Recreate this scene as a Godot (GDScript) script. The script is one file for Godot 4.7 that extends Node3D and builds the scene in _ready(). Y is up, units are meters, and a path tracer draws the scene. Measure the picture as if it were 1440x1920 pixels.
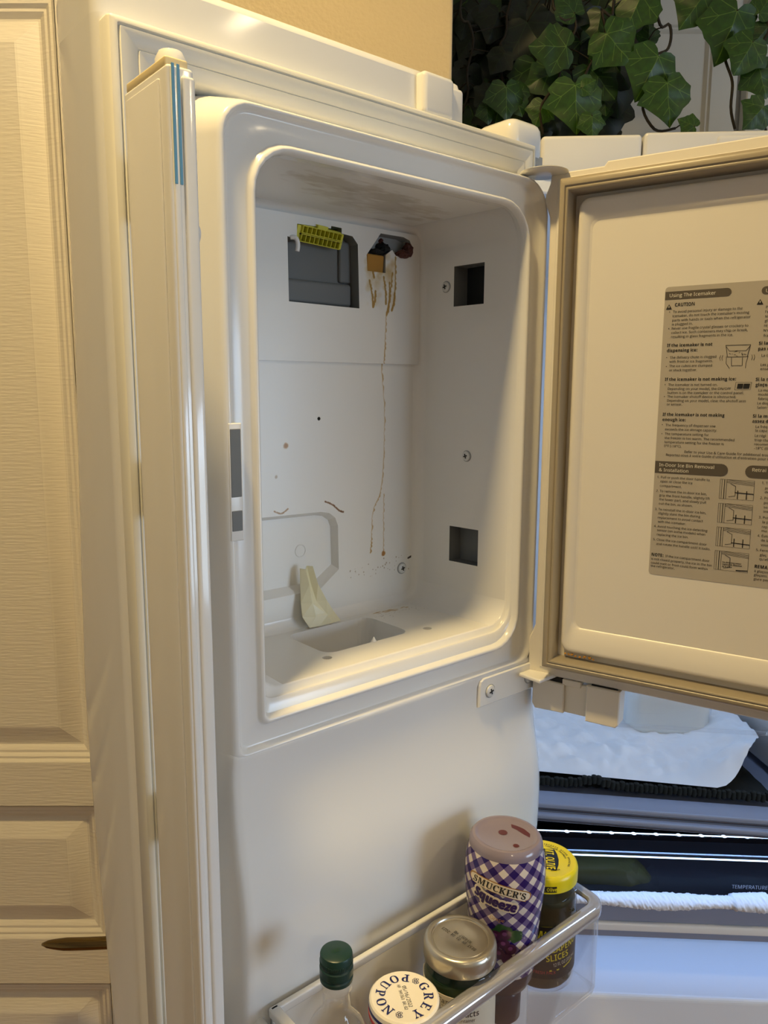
extends Node3D
# An open refrigerator door with an empty in-door ice compartment, its own small door swung
# aside, a bin of condiments below, a panelled pantry door and ivy hanging above the fridge.

const TAU_ := TAU
var M := {}
var root_xf := Transform3D(Basis(Vector3.UP, deg_to_rad(-3.3)), Vector3(0.1152, 0, -0.9183))
var door_w := Transform3D(Basis(Vector3.UP, deg_to_rad(39.3)), Vector3(-0.1732, 0, -0.543))
var ice_w := Transform3D(Basis(Vector3.UP, deg_to_rad(-33.6)), Vector3(0.1786, 0, -0.7664))
var rng := RandomNumberGenerator.new()
var font_n := SystemFont.new()
var font_b := SystemFont.new()
var font_s := SystemFont.new()
var font_m := SystemFont.new()
var font_sb := SystemFont.new()

# ---------------------------------------------------------------- materials
func mat(called: String, c: Color, rough := 0.5, metal := 0.0, spec := 0.5) -> StandardMaterial3D:
	var m := StandardMaterial3D.new()
	m.resource_name = called
	m.albedo_color = c
	m.roughness = rough
	m.metallic = metal
	m.metallic_specular = spec
	M[called] = m
	return m

func clear(called: String, c: Color, a: float, rough := 0.05) -> StandardMaterial3D:
	var m := mat(called, Color(c.r, c.g, c.b, a), rough)
	m.transparency = BaseMaterial3D.TRANSPARENCY_ALPHA
	return m

func noise_tex(freq: float, seed_: int, size := 256, octaves := 3) -> NoiseTexture2D:
	var n := FastNoiseLite.new()
	n.seed = seed_
	n.frequency = freq
	n.fractal_octaves = octaves
	var t := NoiseTexture2D.new()
	t.width = size
	t.height = size
	t.seamless = true
	t.noise = n
	return t

func bumpy(m: StandardMaterial3D, t: Texture2D, scale3: Vector3, amount: float) -> void:
	m.heightmap_enabled = true
	m.heightmap_texture = t
	m.heightmap_scale = amount
	m.uv1_triplanar = true
	m.uv1_scale = scale3

# ---------------------------------------------------------------- mesh helpers
func begin(group := 0) -> SurfaceTool:
	var s := SurfaceTool.new()
	s.begin(Mesh.PRIMITIVE_TRIANGLES)
	s.set_smooth_group(group)
	return s

func tri(s: SurfaceTool, a: Vector3, b: Vector3, c: Vector3) -> void:      # counter-clockwise from outside
	s.set_uv(Vector2.ZERO)
	s.add_vertex(a); s.add_vertex(c); s.add_vertex(b)

func quad(s: SurfaceTool, a: Vector3, b: Vector3, c: Vector3, d: Vector3) -> void:
	tri(s, a, b, c)
	tri(s, a, c, d)

func quad_uv(s: SurfaceTool, p: Array, t: Array) -> void:
	for k in [0, 2, 1, 0, 3, 2]:
		s.set_uv(t[k])
		s.add_vertex(p[k])

func done(s: SurfaceTool, m: Material, into: ArrayMesh = null) -> ArrayMesh:
	s.generate_normals()
	s.set_material(m)
	return s.commit(into) if into else s.commit()

func put(called: String, mesh: Mesh, parent: Node = self, xf := Transform3D()) -> MeshInstance3D:
	var o := MeshInstance3D.new()
	o.name = called
	o.mesh = mesh
	o.transform = xf
	parent.add_child(o, true)
	return o

func obj(called: String, s: SurfaceTool, m: Material, parent: Node = self, xf := Transform3D()) -> MeshInstance3D:
	return put(called, done(s, m), parent, xf)

func tag(o: Node, label: String, category: String, group := "") -> Node:
	o.set_meta("label", label)
	o.set_meta("category", category)
	if group != "":
		o.set_meta("group", group)
	return o

func struct(o: Node, label: String, category: String) -> Node:
	tag(o, label, category)
	o.set_meta("kind", "structure")
	return o

func thing(called: String, label: String, category: String, xf := Transform3D(), group := "") -> Node3D:
	var o := Node3D.new()
	o.name = called
	o.transform = xf
	add_child(o, true)
	tag(o, label, category, group)
	return o

func at(x: float, y: float, z: float) -> Transform3D:
	return Transform3D(Basis(), Vector3(x, y, z))

# rounded box
func rbox(s: SurfaceTool, xf: Transform3D, size: Vector3, r := 0.002, seg := 2) -> void:
	var h := size * 0.5
	r = minf(r, minf(h.x, minf(h.y, h.z)) * 0.98)
	var axes := [[0, 1, 2], [1, 2, 0], [2, 0, 1]]
	for ax in axes:
		for sgn in [-1.0, 1.0]:
			var us := []
			var vs := []
			for k in seg + 1:
				var e := r * (1.0 - tan((1.0 - float(k) / seg) * PI / 4.0))
				us.append(-h[ax[1]] + e); vs.append(-h[ax[2]] + e)
			for k in seg + 1:
				var e := r * (1.0 - tan(float(k) / seg * PI / 4.0))
				us.append(h[ax[1]] - e); vs.append(h[ax[2]] - e)
			var grid := []
			for u in us:
				var row := []
				for v in vs:
					var p := Vector3()
					p[ax[0]] = sgn * h[ax[0]]; p[ax[1]] = u; p[ax[2]] = v
					var inner := p.clamp(-(h - Vector3.ONE * r), h - Vector3.ONE * r)
					row.append(xf * (inner + (p - inner).normalized() * r))
				grid.append(row)
			for i in us.size() - 1:
				for j in vs.size() - 1:
					if sgn > 0:
						quad(s, grid[i][j], grid[i + 1][j], grid[i + 1][j + 1], grid[i][j + 1])
					else:
						quad(s, grid[i][j], grid[i][j + 1], grid[i + 1][j + 1], grid[i + 1][j])

func box(s: SurfaceTool, a: Vector3, b: Vector3, r := 0.002, seg := 2) -> void:   # between two corners
	rbox(s, Transform3D(Basis(), (a + b) * 0.5), (b - a).abs(), r, seg)

# rings of equal length, each counter-clockwise seen from +z, joined outer to inner / low to high
func loft(s: SurfaceTool, rings: Array, skip := {}, crease := [], closed := true) -> void:
	var g := 0
	for k in rings.size() - 1:
		if k in crease:
			g += 1
		s.set_smooth_group(g)
		var a: PackedVector3Array = rings[k]
		var b: PackedVector3Array = rings[k + 1]
		var n := a.size()
		for i in (n if closed else n - 1):
			if skip.has(k * 1000 + i):
				continue
			var j := (i + 1) % n
			quad(s, a[i], a[j], b[j], b[i])

func rring(x0: float, x1: float, y0: float, y1: float, radii, z: float, n := 7) -> PackedVector3Array:
	var p := PackedVector3Array()
	var rr: Array = radii if radii is Array else [radii, radii, radii, radii]     # bottom left, bottom right, top right, top left
	var cs := [Vector2(x0 + rr[0], y0 + rr[0]), Vector2(x1 - rr[1], y0 + rr[1]), Vector2(x1 - rr[2], y1 - rr[2]), Vector2(x0 + rr[3], y1 - rr[3])]
	for c in 4:
		var r: float = rr[c]
		for k in n:
			var a := PI + c * PI / 2 + PI / 2 * k / (n - 1)
			p.append(Vector3(cs[c].x + r * cos(a), cs[c].y + r * sin(a), z))
	return p

func cap(s: SurfaceTool, ring: PackedVector3Array, flip := false) -> void:
	var c := Vector3()
	for p in ring:
		c += p
	c /= ring.size()
	for i in ring.size():
		var j := (i + 1) % ring.size()
		if flip:
			tri(s, c, ring[j], ring[i])
		else:
			tri(s, c, ring[i], ring[j])

# flat plate with holes, laid out in 2D and mapped by a Callable (Vector2 -> Vector3)
func plate(s: SurfaceTool, outline: PackedVector2Array, holes: Array, to3: Callable, uv = null, slice := 0.0) -> void:
	var lo := INF
	var hi := -INF
	var ylo := INF
	var yhi := -INF
	for p in outline:
		lo = minf(lo, p.x); hi = maxf(hi, p.x); ylo = minf(ylo, p.y); yhi = maxf(yhi, p.y)
	var cuts := [lo - 0.01]
	for h in holes:
		var c := 0.0
		for p in h:
			c += p.x
		cuts.append(c / h.size())
	if slice > 0.0:
		for k in int((hi - lo) / slice):
			cuts.append(lo + slice * (k + 1) - slice * 0.37)
	cuts.append(hi + 0.01)
	cuts.sort()
	for k in cuts.size() - 1:
		var strip := PackedVector2Array([Vector2(cuts[k], ylo - 1), Vector2(cuts[k + 1], ylo - 1), Vector2(cuts[k + 1], yhi + 1), Vector2(cuts[k], yhi + 1)])
		var parts: Array = []
		parts.append_array(Geometry2D.intersect_polygons(strip, outline))
		for h in holes:
			var next: Array = []
			for q in parts:
				next.append_array(Geometry2D.clip_polygons(q, h))
			parts = next
		for q in parts:
			var idx := Geometry2D.triangulate_polygon(q)
			for i in range(0, idx.size(), 3):
				var a: Vector2 = q[idx[i]]
				var b: Vector2 = q[idx[i + 1]]
				var c: Vector2 = q[idx[i + 2]]
				if (b - a).cross(c - a) < 0:
					var w := b
					b = c
					c = w
				for p in [a, c, b]:
					s.set_uv(uv.call(p) if uv != null else Vector2.ZERO)
					s.add_vertex(to3.call(p))

func hole_wall(s: SurfaceTool, hole: PackedVector2Array, to3: Callable, deep: Vector3, shrink := 1.0, floor_ := true) -> void:
	var ccw := not Geometry2D.is_polygon_clockwise(hole)      # y up: "clockwise" of Geometry2D read in y-down
	var n := hole.size()
	var mid := Vector2()
	for p in hole:
		mid += p / n
	var far := []
	for i in n:
		far.append(to3.call(mid + (hole[i] - mid) * shrink) + deep)
	for i in n:
		var j := (i + 1) % n
		quad(s, to3.call(hole[i]), far[i], far[j], to3.call(hole[j]))
	if floor_:
		var idx := Geometry2D.triangulate_polygon(hole)
		for k in range(0, idx.size(), 3):
			tri(s, far[idx[k]], far[idx[k + 1]], far[idx[k + 2]])

func circle2(c: Vector2, r: float, n := 16) -> PackedVector2Array:
	var p := PackedVector2Array()
	for k in n:
		p.append(c + Vector2(cos(TAU * k / n), sin(TAU * k / n)) * r)
	return p

func rect2(a: Vector2, b: Vector2) -> PackedVector2Array:
	return PackedVector2Array([a, Vector2(b.x, a.y), b, Vector2(a.x, b.y)])

func rrect2(a: Vector2, b: Vector2, r: float) -> PackedVector2Array:
	var p := PackedVector2Array()
	for q in rring(a.x, b.x, a.y, b.y, r, 0.0, 5):
		p.append(Vector2(q.x, q.y))
	return p

# extrude an outline (counter-clockwise, xy) from z0 to z1 with a small bevel on the z1 side
func extrude(s: SurfaceTool, o: PackedVector2Array, z0: float, z1: float, bev := 0.0, xf := Transform3D()) -> void:
	var n := o.size()
	var inner := PackedVector2Array()
	for i in n:
		var a := (o[i] - o[(i + n - 1) % n]).normalized()
		var b := (o[(i + 1) % n] - o[i]).normalized()
		var na := Vector2(-a.y, a.x)
		var nb := Vector2(-b.y, b.x)
		var d := (na + nb).normalized()
		inner.append(o[i] + d * bev / maxf(0.4, d.dot(na)))
	s.set_smooth_group(-1)
	for i in n:
		var j := (i + 1) % n
		quad(s, xf * Vector3(o[i].x, o[i].y, z0), xf * Vector3(o[j].x, o[j].y, z0), xf * Vector3(o[j].x, o[j].y, z1 - bev), xf * Vector3(o[i].x, o[i].y, z1 - bev))
		if bev > 0:
			quad(s, xf * Vector3(o[i].x, o[i].y, z1 - bev), xf * Vector3(o[j].x, o[j].y, z1 - bev), xf * Vector3(inner[j].x, inner[j].y, z1), xf * Vector3(inner[i].x, inner[i].y, z1))
	plate(s, inner, [], func(p): return xf * Vector3(p.x, p.y, z1))
	var flip := xf * Transform3D(Basis(), Vector3(0, 0, z0))
	var idx := Geometry2D.triangulate_polygon(o)
	for i in range(0, idx.size(), 3):
		var a := o[idx[i]]
		var b := o[idx[i + 1]]
		var c := o[idx[i + 2]]
		if (b - a).cross(c - a) > 0:
			tri(s, flip * Vector3(a.x, a.y, 0), flip * Vector3(c.x, c.y, 0), flip * Vector3(b.x, b.y, 0))
		else:
			tri(s, flip * Vector3(a.x, a.y, 0), flip * Vector3(b.x, b.y, 0), flip * Vector3(c.x, c.y, 0))

# profile: (radius, height) from bottom to top along the outside
func lathe(s: SurfaceTool, prof: Array, xf := Transform3D(), seg := 48, squash := 1.0, arc := TAU, start := 0.0) -> void:
	var g := 0
	var total := 0.0
	var lens := [0.0]
	for k in prof.size() - 1:
		total += (prof[k + 1] - prof[k]).length()
		lens.append(total)
	for k in prof.size() - 1:
		if k > 0:
			var d0: Vector2 = (prof[k] - prof[k - 1]).normalized()
			var d1: Vector2 = (prof[k + 1] - prof[k]).normalized()
			if d0.dot(d1) < 0.8:
				g += 1
		s.set_smooth_group(g)
		for i in seg:
			var pts := []
			var uvs := []
			for q in [[i, k], [i + 1, k], [i + 1, k + 1], [i, k + 1]]:
				var t: float = start + arc * q[0] / seg
				var r: Vector2 = prof[q[1]]
				pts.append(xf * Vector3(r.x * sin(t), r.y, r.x * cos(t) * squash))
				uvs.append(Vector2(float(q[0]) / seg, 1.0 - lens[q[1]] / total))
			quad_uv(s, pts, uvs)

func tube(s: SurfaceTool, pts: Array, rad, seg := 8, caps := true, flat := 1.0) -> void:
	var rings := []
	var side := Vector3()
	for k in pts.size():
		var a: Vector3 = pts[maxi(0, k - 1)]
		var b: Vector3 = pts[mini(pts.size() - 1, k + 1)]
		var dir := (b - a).normalized()
		if k == 0:
			side = dir.cross(Vector3.UP if absf(dir.y) < 0.9 else Vector3.RIGHT).normalized()
		else:
			side = (side - dir * side.dot(dir)).normalized()
		var other := dir.cross(side)
		var r: float = rad[k] if rad is Array else rad
		var ring := PackedVector3Array()
		for i in seg:
			var t := TAU * i / seg
			ring.append(pts[k] + side * cos(t) * r + other * sin(t) * r * flat)
		rings.append(ring)
	loft(s, rings)
	if caps:
		cap(s, rings[0], true)
		cap(s, rings[-1])

func smooth_path(pts: Array, per := 6) -> Array:
	var out := []
	for i in pts.size() - 1:
		var p0 = pts[maxi(0, i - 1)]
		var p1 = pts[i]
		var p2 = pts[i + 1]
		var p3 = pts[mini(pts.size() - 1, i + 2)]
		for k in per:
			out.append(p1.cubic_interpolate(p2, p0, p3, float(k) / per))
	out.append(pts[-1])
	return out

# a grid of points f(u, v), u and v in 0..1
func sheet(s: SurfaceTool, nu: int, nv: int, f: Callable, uv := false) -> void:
	var g := []
	for i in nu + 1:
		var row := []
		for j in nv + 1:
			row.append(f.call(float(i) / nu, float(j) / nv))
		g.append(row)
	for i in nu:
		for j in nv:
			if uv:
				quad_uv(s, [g[i][j], g[i + 1][j], g[i + 1][j + 1], g[i][j + 1]], [Vector2(float(i) / nu, 1 - float(j) / nv), Vector2(float(i + 1) / nu, 1 - float(j) / nv), Vector2(float(i + 1) / nu, 1 - float(j + 1) / nv), Vector2(float(i) / nu, 1 - float(j + 1) / nv)])
			else:
				quad(s, g[i][j], g[i + 1][j], g[i + 1][j + 1], g[i][j + 1])

# lettering: flat glyphs of a cap height given in metres, mapped by a Callable (Vector2 -> Vector3)
func letters(s: SurfaceTool, text: String, height: float, font: Font, to3: Callable, squeeze := 1.0, align := 0, curve := 2.0) -> float:
	var t := TextMesh.new()
	t.text = text
	t.font = font
	t.font_size = 48
	t.pixel_size = 0.01
	var k := height / 34.0 / 0.01
	t.depth = 0.0
	t.curve_step = curve
	t.horizontal_alignment = HORIZONTAL_ALIGNMENT_LEFT
	t.vertical_alignment = VERTICAL_ALIGNMENT_CENTER
	var arr := t.get_mesh_arrays()
	var v: PackedVector3Array = arr[Mesh.ARRAY_VERTEX]
	var idx: PackedInt32Array = arr[Mesh.ARRAY_INDEX] if arr[Mesh.ARRAY_INDEX] != null else PackedInt32Array()
	if idx.is_empty():
		for i in v.size():
			idx.append(i)
	var lo := INF
	var hi := -INF
	for p in v:
		lo = minf(lo, p.x); hi = maxf(hi, p.x)
	squeeze *= k
	var w := (hi - lo) * squeeze
	var off := 0.0 if align == 0 else (-w / 2 if align == 1 else -w)
	s.set_smooth_group(-1)
	for i in range(0, idx.size(), 3):
		var a := Vector2((v[idx[i]].x - lo) * squeeze + off, v[idx[i]].y * k)
		var b := Vector2((v[idx[i + 1]].x - lo) * squeeze + off, v[idx[i + 1]].y * k)
		var c := Vector2((v[idx[i + 2]].x - lo) * squeeze + off, v[idx[i + 2]].y * k)
		if (b - a).cross(c - a) < 0:
			tri(s, to3.call(a), to3.call(c), to3.call(b))
		else:
			tri(s, to3.call(a), to3.call(b), to3.call(c))
	return w

func screw(called: String, parent: Node, xf: Transform3D, r := 0.0052) -> void:   # pan-head cross screw, axis +z
	var up := xf * Transform3D(Basis(Vector3.RIGHT, PI / 2), Vector3())
	var s := begin()
	lathe(s, [Vector2(r, -0.001), Vector2(r, 0.0006), Vector2(r * 0.93, 0.0014), Vector2(r * 0.55, 0.0021), Vector2(0.0001, 0.0023)], up, 28)
	var mesh := done(s, M.screw_paint)
	var d := begin(-1)
	for a in [0.3, 0.3 + PI / 2]:
		rbox(d, xf * Transform3D(Basis(Vector3.BACK, a), Vector3(0, 0, 0.0021)), Vector3(r * 0.95, r * 0.24, 0.0012), 0.0002, 1)
	done(d, M.screw_slot, mesh)
	var e := begin()
	lathe(e, [Vector2(r * 1.16, -0.0008), Vector2(r * 1.14, 0.0003), Vector2(r * 1.0, 0.0004)], up, 28)  # grey ring stands for the shadow round the head
	done(e, M.duct_mid, mesh)
	put(called, mesh, parent)

# ---------------------------------------------------------------- scene
func _ready() -> void:
	rng.seed = 7
	# camera, sky, lights, exposure
	var cam := Camera3D.new()
	cam.name = "camera"
	cam.projection = Camera3D.PROJECTION_FRUSTUM
	cam.near = 0.05
	cam.far = 60.0
	cam.size = 0.05 * 2.0 * 960.0 / 1440.0
	cam.frustum_offset = Vector2(0.05 * 40.0 / 1440.0, 0)
	cam.position = Vector3(0, 1.42, 0)
	cam.rotation_degrees = Vector3(-9.0, 0, 0)
	add_child(cam)
	cam.current = true
	var env := Environment.new()
	env.background_mode = Environment.BG_SKY
	var sky := Sky.new()
	var sm := ProceduralSkyMaterial.new()
	sm.sky_top_color = Color(0.45, 0.62, 0.92)
	sm.sky_horizon_color = Color(0.82, 0.9, 1.0)
	sm.ground_horizon_color = Color(0.55, 0.58, 0.55)
	sm.ground_bottom_color = Color(0.3, 0.32, 0.28)
	sm.sky_energy_multiplier = 1.0
	sky.sky_material = sm
	env.sky = sky
	env.background_energy_multiplier = 5.0
	env.tonemap_mode = Environment.TONE_MAPPER_LINEAR
	env.tonemap_exposure = 1.06
	env.sdfgi_enabled = true
	env.ssao_enabled = true
	env.ssil_enabled = true
	var we := WorldEnvironment.new()
	we.name = "world_environment"
	we.environment = env
	add_child(we)
	lamp_spots = [[Vector3(-0.2, 2.44, -0.36), 1.75, Color(1.0, 0.87, 0.60)], [Vector3(1.4, 2.44, 0.0), 0.7, Color(1.0, 0.90, 0.72)], [Vector3(0.5, 2.44, 1.5), 1.4, Color(1.0, 0.91, 0.74)]]
	window_energy = 2.45
	fridge_energy = 0.16
	make_materials()
	room()
	for k in lamp_spots.size():
		ceiling_light(lamp_spots[k][0], lamp_spots[k][1], k, lamp_spots[k][2])
	pantry_door()
	refrigerator()
	fridge_contents()
	door_bin()
	condiments()
	upper_cabinet()
	ivy()

var lamp_spots := []
var window_energy := 1.0
var fridge_energy := 1.0

func make_materials() -> void:
	for f in [[font_n, "Droid Sans", 400], [font_b, "Droid Sans", 700], [font_s, "Droid Serif", 400], [font_m, "Droid Sans Mono", 400], [font_sb, "Droid Serif", 700]]:
		f[0].font_names = PackedStringArray([f[1]])
		f[0].font_weight = f[2]
	mat("white_plastic", Color(0.90, 0.895, 0.88), 0.18)
	mat("white_metal", Color(0.91, 0.905, 0.89), 0.1)
	mat("liner_matte", Color(0.89, 0.885, 0.87), 0.34)
	mat("gasket_white", Color(0.87, 0.86, 0.82), 0.42)
	mat("gasket_grey", Color(0.62, 0.575, 0.49), 0.36)
	mat("ice_panel", Color(0.90, 0.88, 0.84), 0.32)
	mat("cream_cap", Color(0.87, 0.80, 0.62), 0.5)
	mat("duct_grey", Color(0.43, 0.44, 0.44), 0.6)
	mat("duct_mid", Color(0.60, 0.61, 0.61), 0.5)
	mat("black_void", Color(0.05, 0.05, 0.05), 0.7)
	mat("connector_yellow", Color(0.80, 0.78, 0.22), 0.45)
	mat("foam", Color(0.72, 0.53, 0.24), 0.95)
	mat("char", Color(0.03, 0.022, 0.018), 0.75)
	mat("rust", Color(0.30, 0.13, 0.08), 0.6)
	mat("screw_paint", Color(0.84, 0.84, 0.83), 0.3)
	mat("screw_slot", Color(0.12, 0.12, 0.12), 0.6)
	mat("tape_blue", Color(0.42, 0.66, 0.78), 0.35)
	mat("tape_cream", Color(0.90, 0.87, 0.73), 0.35)
	mat("label_grey", Color(0.69, 0.66, 0.61), 0.5)
	mat("label_dark", Color(0.33, 0.30, 0.26), 0.5)
	mat("label_white", Color(0.88, 0.86, 0.80), 0.5)
	mat("ink", Color(0.07, 0.065, 0.065), 0.6)
	mat("wall_yellow", Color(0.77, 0.70, 0.56), 0.75)
	bumpy(M.wall_yellow, noise_tex(0.06, 3), Vector3.ONE * 9.0, 0.05)
	mat("wall_cream", Color(0.86, 0.82, 0.74), 0.8)
	mat("ceiling_white", Color(0.92, 0.91, 0.88), 0.9)
	mat("floor_wood", Color(0.52, 0.38, 0.25), 0.45)
	mat("pantry_paint", Color(0.89, 0.86, 0.80), 0.5)
	bumpy(M.pantry_paint, noise_tex(0.022, 11, 512, 4), Vector3(2.2, 22.0, 2.2), 0.03)
	mat("pantry_paint_upright", Color(0.89, 0.86, 0.80), 0.5)
	bumpy(M.pantry_paint_upright, noise_tex(0.03, 12, 512, 4), Vector3(14.0, 5.0, 2.2), 0.02)
	mat("brass_dark", Color(0.50, 0.42, 0.27), 0.08, 1.0)
	mat("cabinet_paint", Color(0.84, 0.83, 0.80), 0.45)
	mat("fridge_inside", Color(0.90, 0.91, 0.92), 0.3)
	mat("shelf_frame", Color(0.55, 0.58, 0.66), 0.3)
	mat("shelf_frame_dark", Color(0.25, 0.25, 0.29), 0.25)
	mat("drawer_black", Color(0.035, 0.033, 0.036), 0.9, 0.0, 0.0)
	mat("mat_green", Color(0.07, 0.09, 0.08), 0.9)
	mat("paper", Color(0.90, 0.90, 0.90), 0.75)
	mat("wrap_pale", Color(0.93, 0.94, 0.92), 0.25)
	mat("bag_green", Color(0.80, 0.80, 0.56), 0.18)
	mat("towel_white", Color(0.88, 0.88, 0.90), 1.0)
	mat("cap_green", Color(0.05, 0.20, 0.17), 0.38)
	mat("lid_white", Color(0.93, 0.90, 0.83), 0.25)
	mat("lid_blue", Color(0.08, 0.11, 0.36), 0.35)
	mat("lid_red", Color(0.66, 0.10, 0.10), 0.35)
	mat("lid_silver", Color(0.74, 0.71, 0.64), 0.3, 0.85)
	mat("lid_yellow", Color(0.86, 0.80, 0.08), 0.3)
	mat("mustard", Color(0.72, 0.58, 0.22), 0.5)
	mat("mint_green", Color(0.05, 0.19, 0.06), 0.5)
	mat("pickle_green", Color(0.15, 0.15, 0.03), 0.35)
	mat("label_paper", Color(0.90, 0.87, 0.78), 0.6)
	mat("label_black", Color(0.04, 0.04, 0.04), 0.4)
	mat("label_yellow", Color(0.86, 0.78, 0.10), 0.4)
	mat("label_red", Color(0.75, 0.2, 0.18), 0.4)
	mat("jelly", Color(0.53, 0.49, 0.54), 0.14)
	mat("jelly_dark", Color(0.36, 0.16, 0.14), 0.3)
	mat("purple_dark", Color(0.11, 0.05, 0.13), 0.25)
	mat("purple_ink", Color(0.16, 0.06, 0.32), 0.35)
	mat("grape", Color(0.24, 0.08, 0.22), 0.3)
	mat("grape_light", Color(0.40, 0.20, 0.38), 0.3)
	mat("leaf_print", Color(0.10, 0.26, 0.10), 0.4)
	mat("banner_white", Color(0.88, 0.82, 0.72), 0.3)
	mat("gold", Color(0.72, 0.52, 0.22), 0.3, 0.5)
	mat("rail_clear", Color(0.76, 0.76, 0.78), 0.07, 0.6)
	mat("stem_brown", Color(0.16, 0.13, 0.07), 0.7)
	clear("glass", Color(0.6, 0.66, 0.62), 0.02)
	clear("dark_glass", Color(0.01, 0.01, 0.012), 0.5, 0.03).metallic_specular = 0.2
	clear("clear_plastic", Color(0.5, 0.54, 0.6), 0.03, 0.04)
	clear("water", Color(0.9, 0.95, 0.95), 0.06)
	var lamp := mat("lamp_glow", Color(1, 0.95, 0.85), 0.5)
	lamp.emission_enabled = true
	lamp.emission = Color(1.0, 0.86, 0.58)
	lamp.emission_energy_multiplier = 6.0
	var led := mat("led_glow", Color(0.9, 0.95, 1.0), 0.4)
	led.emission_enabled = true
	led.emission = Color(0.78, 0.88, 1.0)
	led.emission_energy_multiplier = 2.0

# ---------------------------------------------------------------- room
func slab(called: String, a: Vector3, b: Vector3, m: Material, label: String) -> Node:
	var s := begin(-1)
	box(s, a, b, 0.001, 1)
	return struct(obj(called, s, m), label, called.get_slice("_", 0))

func room() -> void:
	slab("floor", Vector3(-1.9, -0.1, -2.0), Vector3(2.8, 0, 2.9), M.floor_wood, "brown wooden kitchen floor in front of the refrigerator")
	slab("ceiling", Vector3(-1.9, 2.44, -2.0), Vector3(2.8, 2.54, 2.9), M.ceiling_white, "flat white kitchen ceiling with recessed lights")
	slab("wall_left", Vector3(-1.9, 0, -2.0), Vector3(-1.8, 2.44, 2.9), M.wall_cream, "cream side wall left of the pantry door")
	slab("wall_behind", Vector3(-1.8, 0, 2.8), Vector3(2.7, 2.44, 2.9), M.wall_cream, "cream wall behind the photographer")
	slab("wall_back", Vector3(-1.8, 0, -1.9), Vector3(2.7, 2.44, -1.8), M.wall_cream, "cream wall at the back of the refrigerator alcove")
	# yellow wall that holds the pantry door and ends at the alcove
	var s := begin(-1)
	box(s, Vector3(-0.305, 0, -1.8), Vector3(0.1015, 2.44, -0.94), 0.003, 1)
	box(s, Vector3(-1.8, 2.1, -1.1), Vector3(-0.304, 2.44, -0.94), 0.003, 1)
	box(s, Vector3(-1.8, 0, -1.1), Vector3(-1.12, 2.1, -0.94), 0.003, 1)
	struct(obj("wall_front", s, M.wall_yellow), "yellow painted wall beside the refrigerator alcove above the open door", "wall")
	# right wall with a window
	s = begin(-1)
	for q in [[0.0, 0.6, -2.0, 2.9], [1.72, 2.44, -2.0, 2.9], [0.6, 1.72, -2.0, 0.15], [0.6, 1.72, 1.45, 2.9]]:
		box(s, Vector3(2.7, q[0], q[2]), Vector3(2.8, q[1], q[3]), 0.001, 1)
	struct(obj("wall_right", s, M.wall_cream), "cream wall with a window opposite the open refrigerator door", "wall")
	s = begin(-1)
	for q in [[0.6, 0.66, 0.15, 1.45], [1.66, 1.72, 0.15, 1.45], [0.66, 1.66, 0.15, 0.2], [0.66, 1.66, 1.4, 1.45], [0.66, 1.66, 0.78, 0.82], [1.14, 1.17, 0.2, 1.4]]:
		box(s, Vector3(2.71, q[0], q[2]), Vector3(2.76, q[1], q[3]), 0.003, 1)
	var w := obj("window_1", s, M.white_plastic)
	struct(w, "white framed window with bright daylight outside", "window")
	var al := AreaLight3D.new()
	al.name = "window_daylight"
	al.area_size = Vector2(1.2, 1.0)
	al.light_color = Color(0.80, 0.90, 1.0)
	al.light_energy = window_energy
	al.shadow_enabled = true
	al.set("area_range", 12.0)
	al.transform = Transform3D(Basis(Vector3.UP, PI / 2), Vector3(2.69, 1.16, 0.8))
	add_child(al)

func ceiling_light(p: Vector3, e: float, k: int, tint: Color) -> void:
	var label: String = ["recessed warm ceiling light above the open refrigerator door", "recessed warm ceiling light on the window side", "recessed warm ceiling light behind the photographer"][k]
	var t := thing("ceiling_light", label, "ceiling light", Transform3D(Basis(), p), "")
	var s := begin()
	lathe(s, [Vector2(0.062, -0.001), Vector2(0.062, -0.004), Vector2(0.085, -0.006), Vector2(0.09, 0.0)], Transform3D(), 40)
	obj("trim", s, M.white_plastic, t)
	s = begin()
	lathe(s, [Vector2(0.0001, -0.003), Vector2(0.062, -0.002)], Transform3D(), 40)
	obj("diffuser", s, M.lamp_glow, t)
	var l := SpotLight3D.new()
	l.name = "beam"
	l.light_color = tint
	l.light_energy = e
	l.spot_angle = 78.0
	l.spot_range = 8.0
	l.spot_attenuation = 2.0
	l.light_size = 0.05
	l.shadow_enabled = true
	l.position = Vector3(0, -0.012, 0)
	l.rotation_degrees = Vector3(-90, 0, 0)
	t.add_child(l)

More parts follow.
